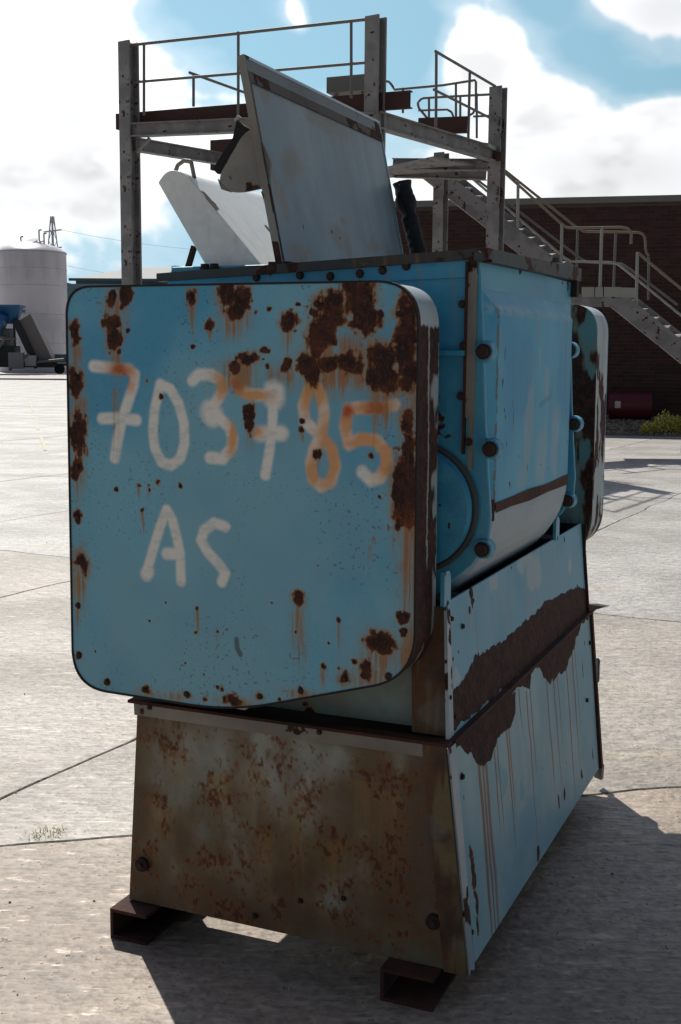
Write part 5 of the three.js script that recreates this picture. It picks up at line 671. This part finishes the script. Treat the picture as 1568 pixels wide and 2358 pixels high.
// ---------- far left: tank, sheds, pylon, stored machinery ----------
{
  const H1 = 104, c = [-63.947,0.364,-82.515], R = 2.95, top = [-63.722,9.97,-82.611][1], tk = thing('storage_tank', 'pale cylindrical storage tank with conical roof at the far left', 'tank', [c[0], 0, c[2]]);
  const tm = surfMat(tiled(4, 100, (u, v, o) => { const n = T(u, v, 5), s = fbm(u * 40, v * 3, 3, 3); o[0] = o[1] = o[2] = 0; mix(o, S(214, 208, 214), 1); mix(o, S(198, 194, 200), sst(.4, .7, n)); mix(o, S(150, 140, 136), .3 * sst(.6, .8, s)); o[3] = .5; o[4] = .5; }), 0);
  part(tk, 'shell', new THREE.CylinderGeometry(R, R, top, 56, 1, true).translate(0, top / 2, 0), tm, 'pale shell of the tank');
  for (const y of [.24, .48, .72, .86]) part(tk, 'hoop', new THREE.TorusGeometry(R + .01, .03, 5, 56).rotateX(Math.PI / 2).translate(0, top * y, 0), tm);
  part(tk, 'roof', new THREE.LatheGeometry([[R + .06, 0], [R + .06, .08], [R * .85, .45], [R * .4, .85], [.35, 1.0], [0, 1.02]].map(p => new THREE.Vector2(...p)), 48).translate(0, top, 0), plain(188, 184, 190, .3), 'glossy shallow roof of the tank');
  const hatch = (x, z, r, t) => { const h = part(tk, 'hatch', new THREE.CylinderGeometry(r, r, .1, 20).rotateX(t), plain(220, 220, 220, .2, .1)); h.position.set(x, top + .95, z); };
  hatch(.6, .6, .5, .5); hatch(1.1, .2, .35, .4); hatch(-.5, .4, .4, .3);
  for (const [x, h] of [[.9, 1.5], [1.4, 1.2], [-1, 1.0]]) part(tk, 'vent_pipe', tube([[x, top + .5, 0], [x, top + .4 + h, 0], [x + .3, top + .4 + h, .1]], .06), mat.railGrey);
  part(tk, 'nameplate', box(.7, 4.9, 2.8, 1.4, 5.1, 2.9), mat.railGrey); part(tk, 'nameplate', box(.7, 3.2, 2.8, 1.4, 3.4, 2.9), mat.railGrey);
  // lattice pylon
  const p = [-181.889,28.181,-245.248], topY = [-181.751,34.627,-245.307][1], py = thing('lattice_pylon', 'thin lattice power pylon standing far behind the tank', 'pylon', [p[0], 0, p[2]]); const pm = plain(176, 182, 188, .8);
  const w = y => 2.6 * (1 - y / topY) + .25; for (const [sx, sz] of [[-1, -1], [1, -1], [1, 1], [-1, 1]]) part(py, 'leg', tube([[sx * w(0), 0, sz * w(0)], [sx * w(topY), topY, sz * w(topY)]], .16, 5), pm);
  const br = []; for (let i = 0; i < 12; i++) { const y0 = topY * i / 12, y1 = topY * (i + 1) / 12; for (const s of [-1, 1]) br.push(tube([[-w(y0), y0, s * w(y0)], [w(y1), y1, s * w(y1)]], .09, 4), tube([[w(y0), y0, s * w(y0)], [-w(y1), y1, s * w(y1)]], .09, 4)); } part(py, 'bracing', merge(br), pm);
  for (const y of [.66, .78, .9]) part(py, 'crossarm', beam([-3.6, topY * y, -1.5], [3.6, topY * y, 1.5], 'R', .3, .3), pm);
  for (const y of [.66, .9]) { const s = [3.6, topY * y, 1.5]; const pts = []; for (let i = 0; i <= 14; i++) { const t = i / 14; pts.push(V(s[0] + 46 * t, s[1] - 5 * t - 5 * t * (1 - t), s[2] - 22 * t)); } part(py, 'cable', new THREE.TubeGeometry(new THREE.CatmullRomCurve3(pts), 30, .035, 4), pm); }
  // sheds
  const mk = (pl, pr, e, r, depth, wall, roof, label) => { const a = A3(pl), b = A3(pr), d = b.clone().sub(a).setY(0), len = d.length(); d.normalize(); const nb = V(d.z, 0, -d.x); if (nb.z > 0) nb.negate(); const s = thing('far_shed', label, 'shed', [0, 0, 0], 'sheds on the far side of the yard'), m = new THREE.Matrix4().makeBasis(d, V(0, 1, 0), nb.clone().negate()).setPosition(a.x, 0, a.z), P = g => g.applyMatrix4(m);
    part(s, 'wall', P(box(0, 0, -depth, len, e, 0)), wall); part(s, 'roof', P(hexa([-.6, e + .01, -depth - .5], [len + .6, e + .01, -depth - .5], [len + .6, e + .01, .6], [-.6, e + .01, .6], [5, r, -depth * .6], [len - 5, r, -depth * .6], [len - 5, r, -depth * .4], [5, r, -depth * .4])), roof); part(s, 'gutter', P(box(-.7, e - .25, .6, len + .7, e + .08, .8)), wall); for (let i = 0; i < 5; i++) part(s, 'door', P(box(4 + i * 9, 0, .02, 8 + i * 9, e * .6, .1)), mat.railGrey); return s; };
  const e1 = [-84.106,10.6,-123.923][1], r1 = [-81.636,11.722,-124.98][1]; mk([-87.797,7.567,-122.345], [-59.051,7.808,-134.638], e1, 1.6 + (r1 - 1.6) * 1.13, 34, plain(58, 82, 92, .7), plain(124, 128, 128, .7), 'long grey-roofed shed beyond the machine on the left');
  const e2 = [-73.687,8.679,-104.452][1]; mk([-75.571,6.685,-103.646], [-58.6,6.827,-110.903], e2, e2 + .35, 18, plain(92, 120, 134, .7), plain(176, 186, 190, .5), 'lower blue-grey shed in front of the long shed');
  const e3 = [-108.288,11.871,-135.334][1]; mk([-124.007,8.159,-128.612], [-103.358,8.332,-137.443], e3, e3 + .8, 30, plain(58, 72, 80, .7), plain(120, 126, 130, .6), 'dark shed partly hidden behind the tank');
  // stored hopper loader
  const o = [-56.975,0.141,-72.445], ld = thing('process_machine', 'dark parked process machine with blue hopper and sloping chute in front of the tank', 'machine', [o[0], 0, o[2]]), K = 92 / 2764, X = V(.9196, 0, -.393);
  ld.rotation.y = Math.atan2(.393, .9196); const dk = plain(30, 33, 38, .7), bl = plain(36, 92, 140, .5), gy = plain(104, 98, 98, .6);
  const px = (u, v) => [(u - 60) * K, (856 - v) * K];
  part(ld, 'chassis', box(-2.6, .5, -1, 2.4, .95, 1), dk); part(ld, 'engine_cover', box(-2.5, .95, -.9, -.6, 2.1, .9), dk); part(ld, 'cab', box(-2.0, 2.1, -.8, -.9, 3.4, .8), plain(70, 74, 80, .4)); part(ld, 'hopper', new THREE.CylinderGeometry(1.15, .6, 1.3, 4, 1).rotateY(Math.PI / 4).translate(-1.05, 4.4, 0), bl, 'blue hopper on top'); part(ld, 'hopper_rim', box(-2.0, 5.0, -.9, -.1, 5.15, .9), bl);
  part(ld, 'hopper_leg', merge([tube([[-1.6, 2, .6], [-1.4, 4, .5]], .07), tube([[-.6, 2, .6], [-.7, 4, .5]], .07)]), dk);
  part(ld, 'chute', hexa([-.4, 3.9, -.6], [.6, 4.5, -.6], [.6, 4.5, .6], [-.4, 3.9, .6], [.9, .6, -.6], [2.3, .9, -.6], [2.3, .9, .6], [.9, .6, .6]), gy, 'grey sloping chute'); part(ld, 'conveyor', beam([-.5, 4.0, .7], [1.1, .5, .7], 'R', .3, .5), dk, 'dark conveyor arm');
  for (const x of [-2.2, -.6, .9, 2.1]) part(ld, 'leg', beam([x, 0, .8], [x, .6, .8], 'R', .25, .25), dk);
  part(ld, 'motor', new THREE.CylinderGeometry(.75, .75, 1.5, 20).rotateZ(1.2).translate(-2.0, 3.9, .9), bl, 'blue motor drum'); for (const [a, b] of [[[-2.8, .3, 1.2], [-1.2, 2.6, 1.2]], [[-2.9, 2.9, 1], [-.4, 2.6, 1]], [[-.9, .3, 1.3], [.6, 1.5, 1.3]], [[1.2, .9, 1.2], [3.2, 1.1, 1.2]]]) part(ld, 'pipe', tube([a, b], .11), gy);
  part(ld, 'side_box', box(-.9, .4, 1.0, .2, 1.6, 1.5), plain(120, 118, 124, .5));
  part(ld, 'light_bar', box(-2.2, 2.55, .82, -.7, 2.7, .9), plain(200, 200, 200, .3)); part(ld, 'fuel_tank', box(.3, .6, 1.0, 1.1, 1.4, 1.3), plain(150, 148, 150, .5)); part(ld, 'drawbar', beam([2.3, .7, 0], [3.3, .7, .2], 'R', .2, .15), dk);
  const tr = thing('flat_trailer', 'low flat trailer stacked with grey gear beside the process machine', 'trailer', [o[0] + X.x * 3.1, 0, o[2] + X.z * 3.1 - 1]); tr.rotation.y = ld.rotation.y;
  part(tr, 'bed', box(-1.6, .7, -1, 1.6, .9, 1), plain(170, 176, 180, .5)); part(tr, 'stacked_gear', box(-1.3, .9, -.8, .4, 1.5, .8), plain(64, 92, 104, .6)); part(tr, 'headboard', box(1.5, .9, -1, 1.6, 2.0, 1), plain(58, 70, 84, .6)); for (const x of [-.9, .9]) { const w_ = part(tr, 'wheel', new THREE.CylinderGeometry(.38, .38, .25, 18).rotateX(Math.PI / 2), mat.rubber); w_.position.set(x, .38, 1); }
}
renderer.render(scene, camera);
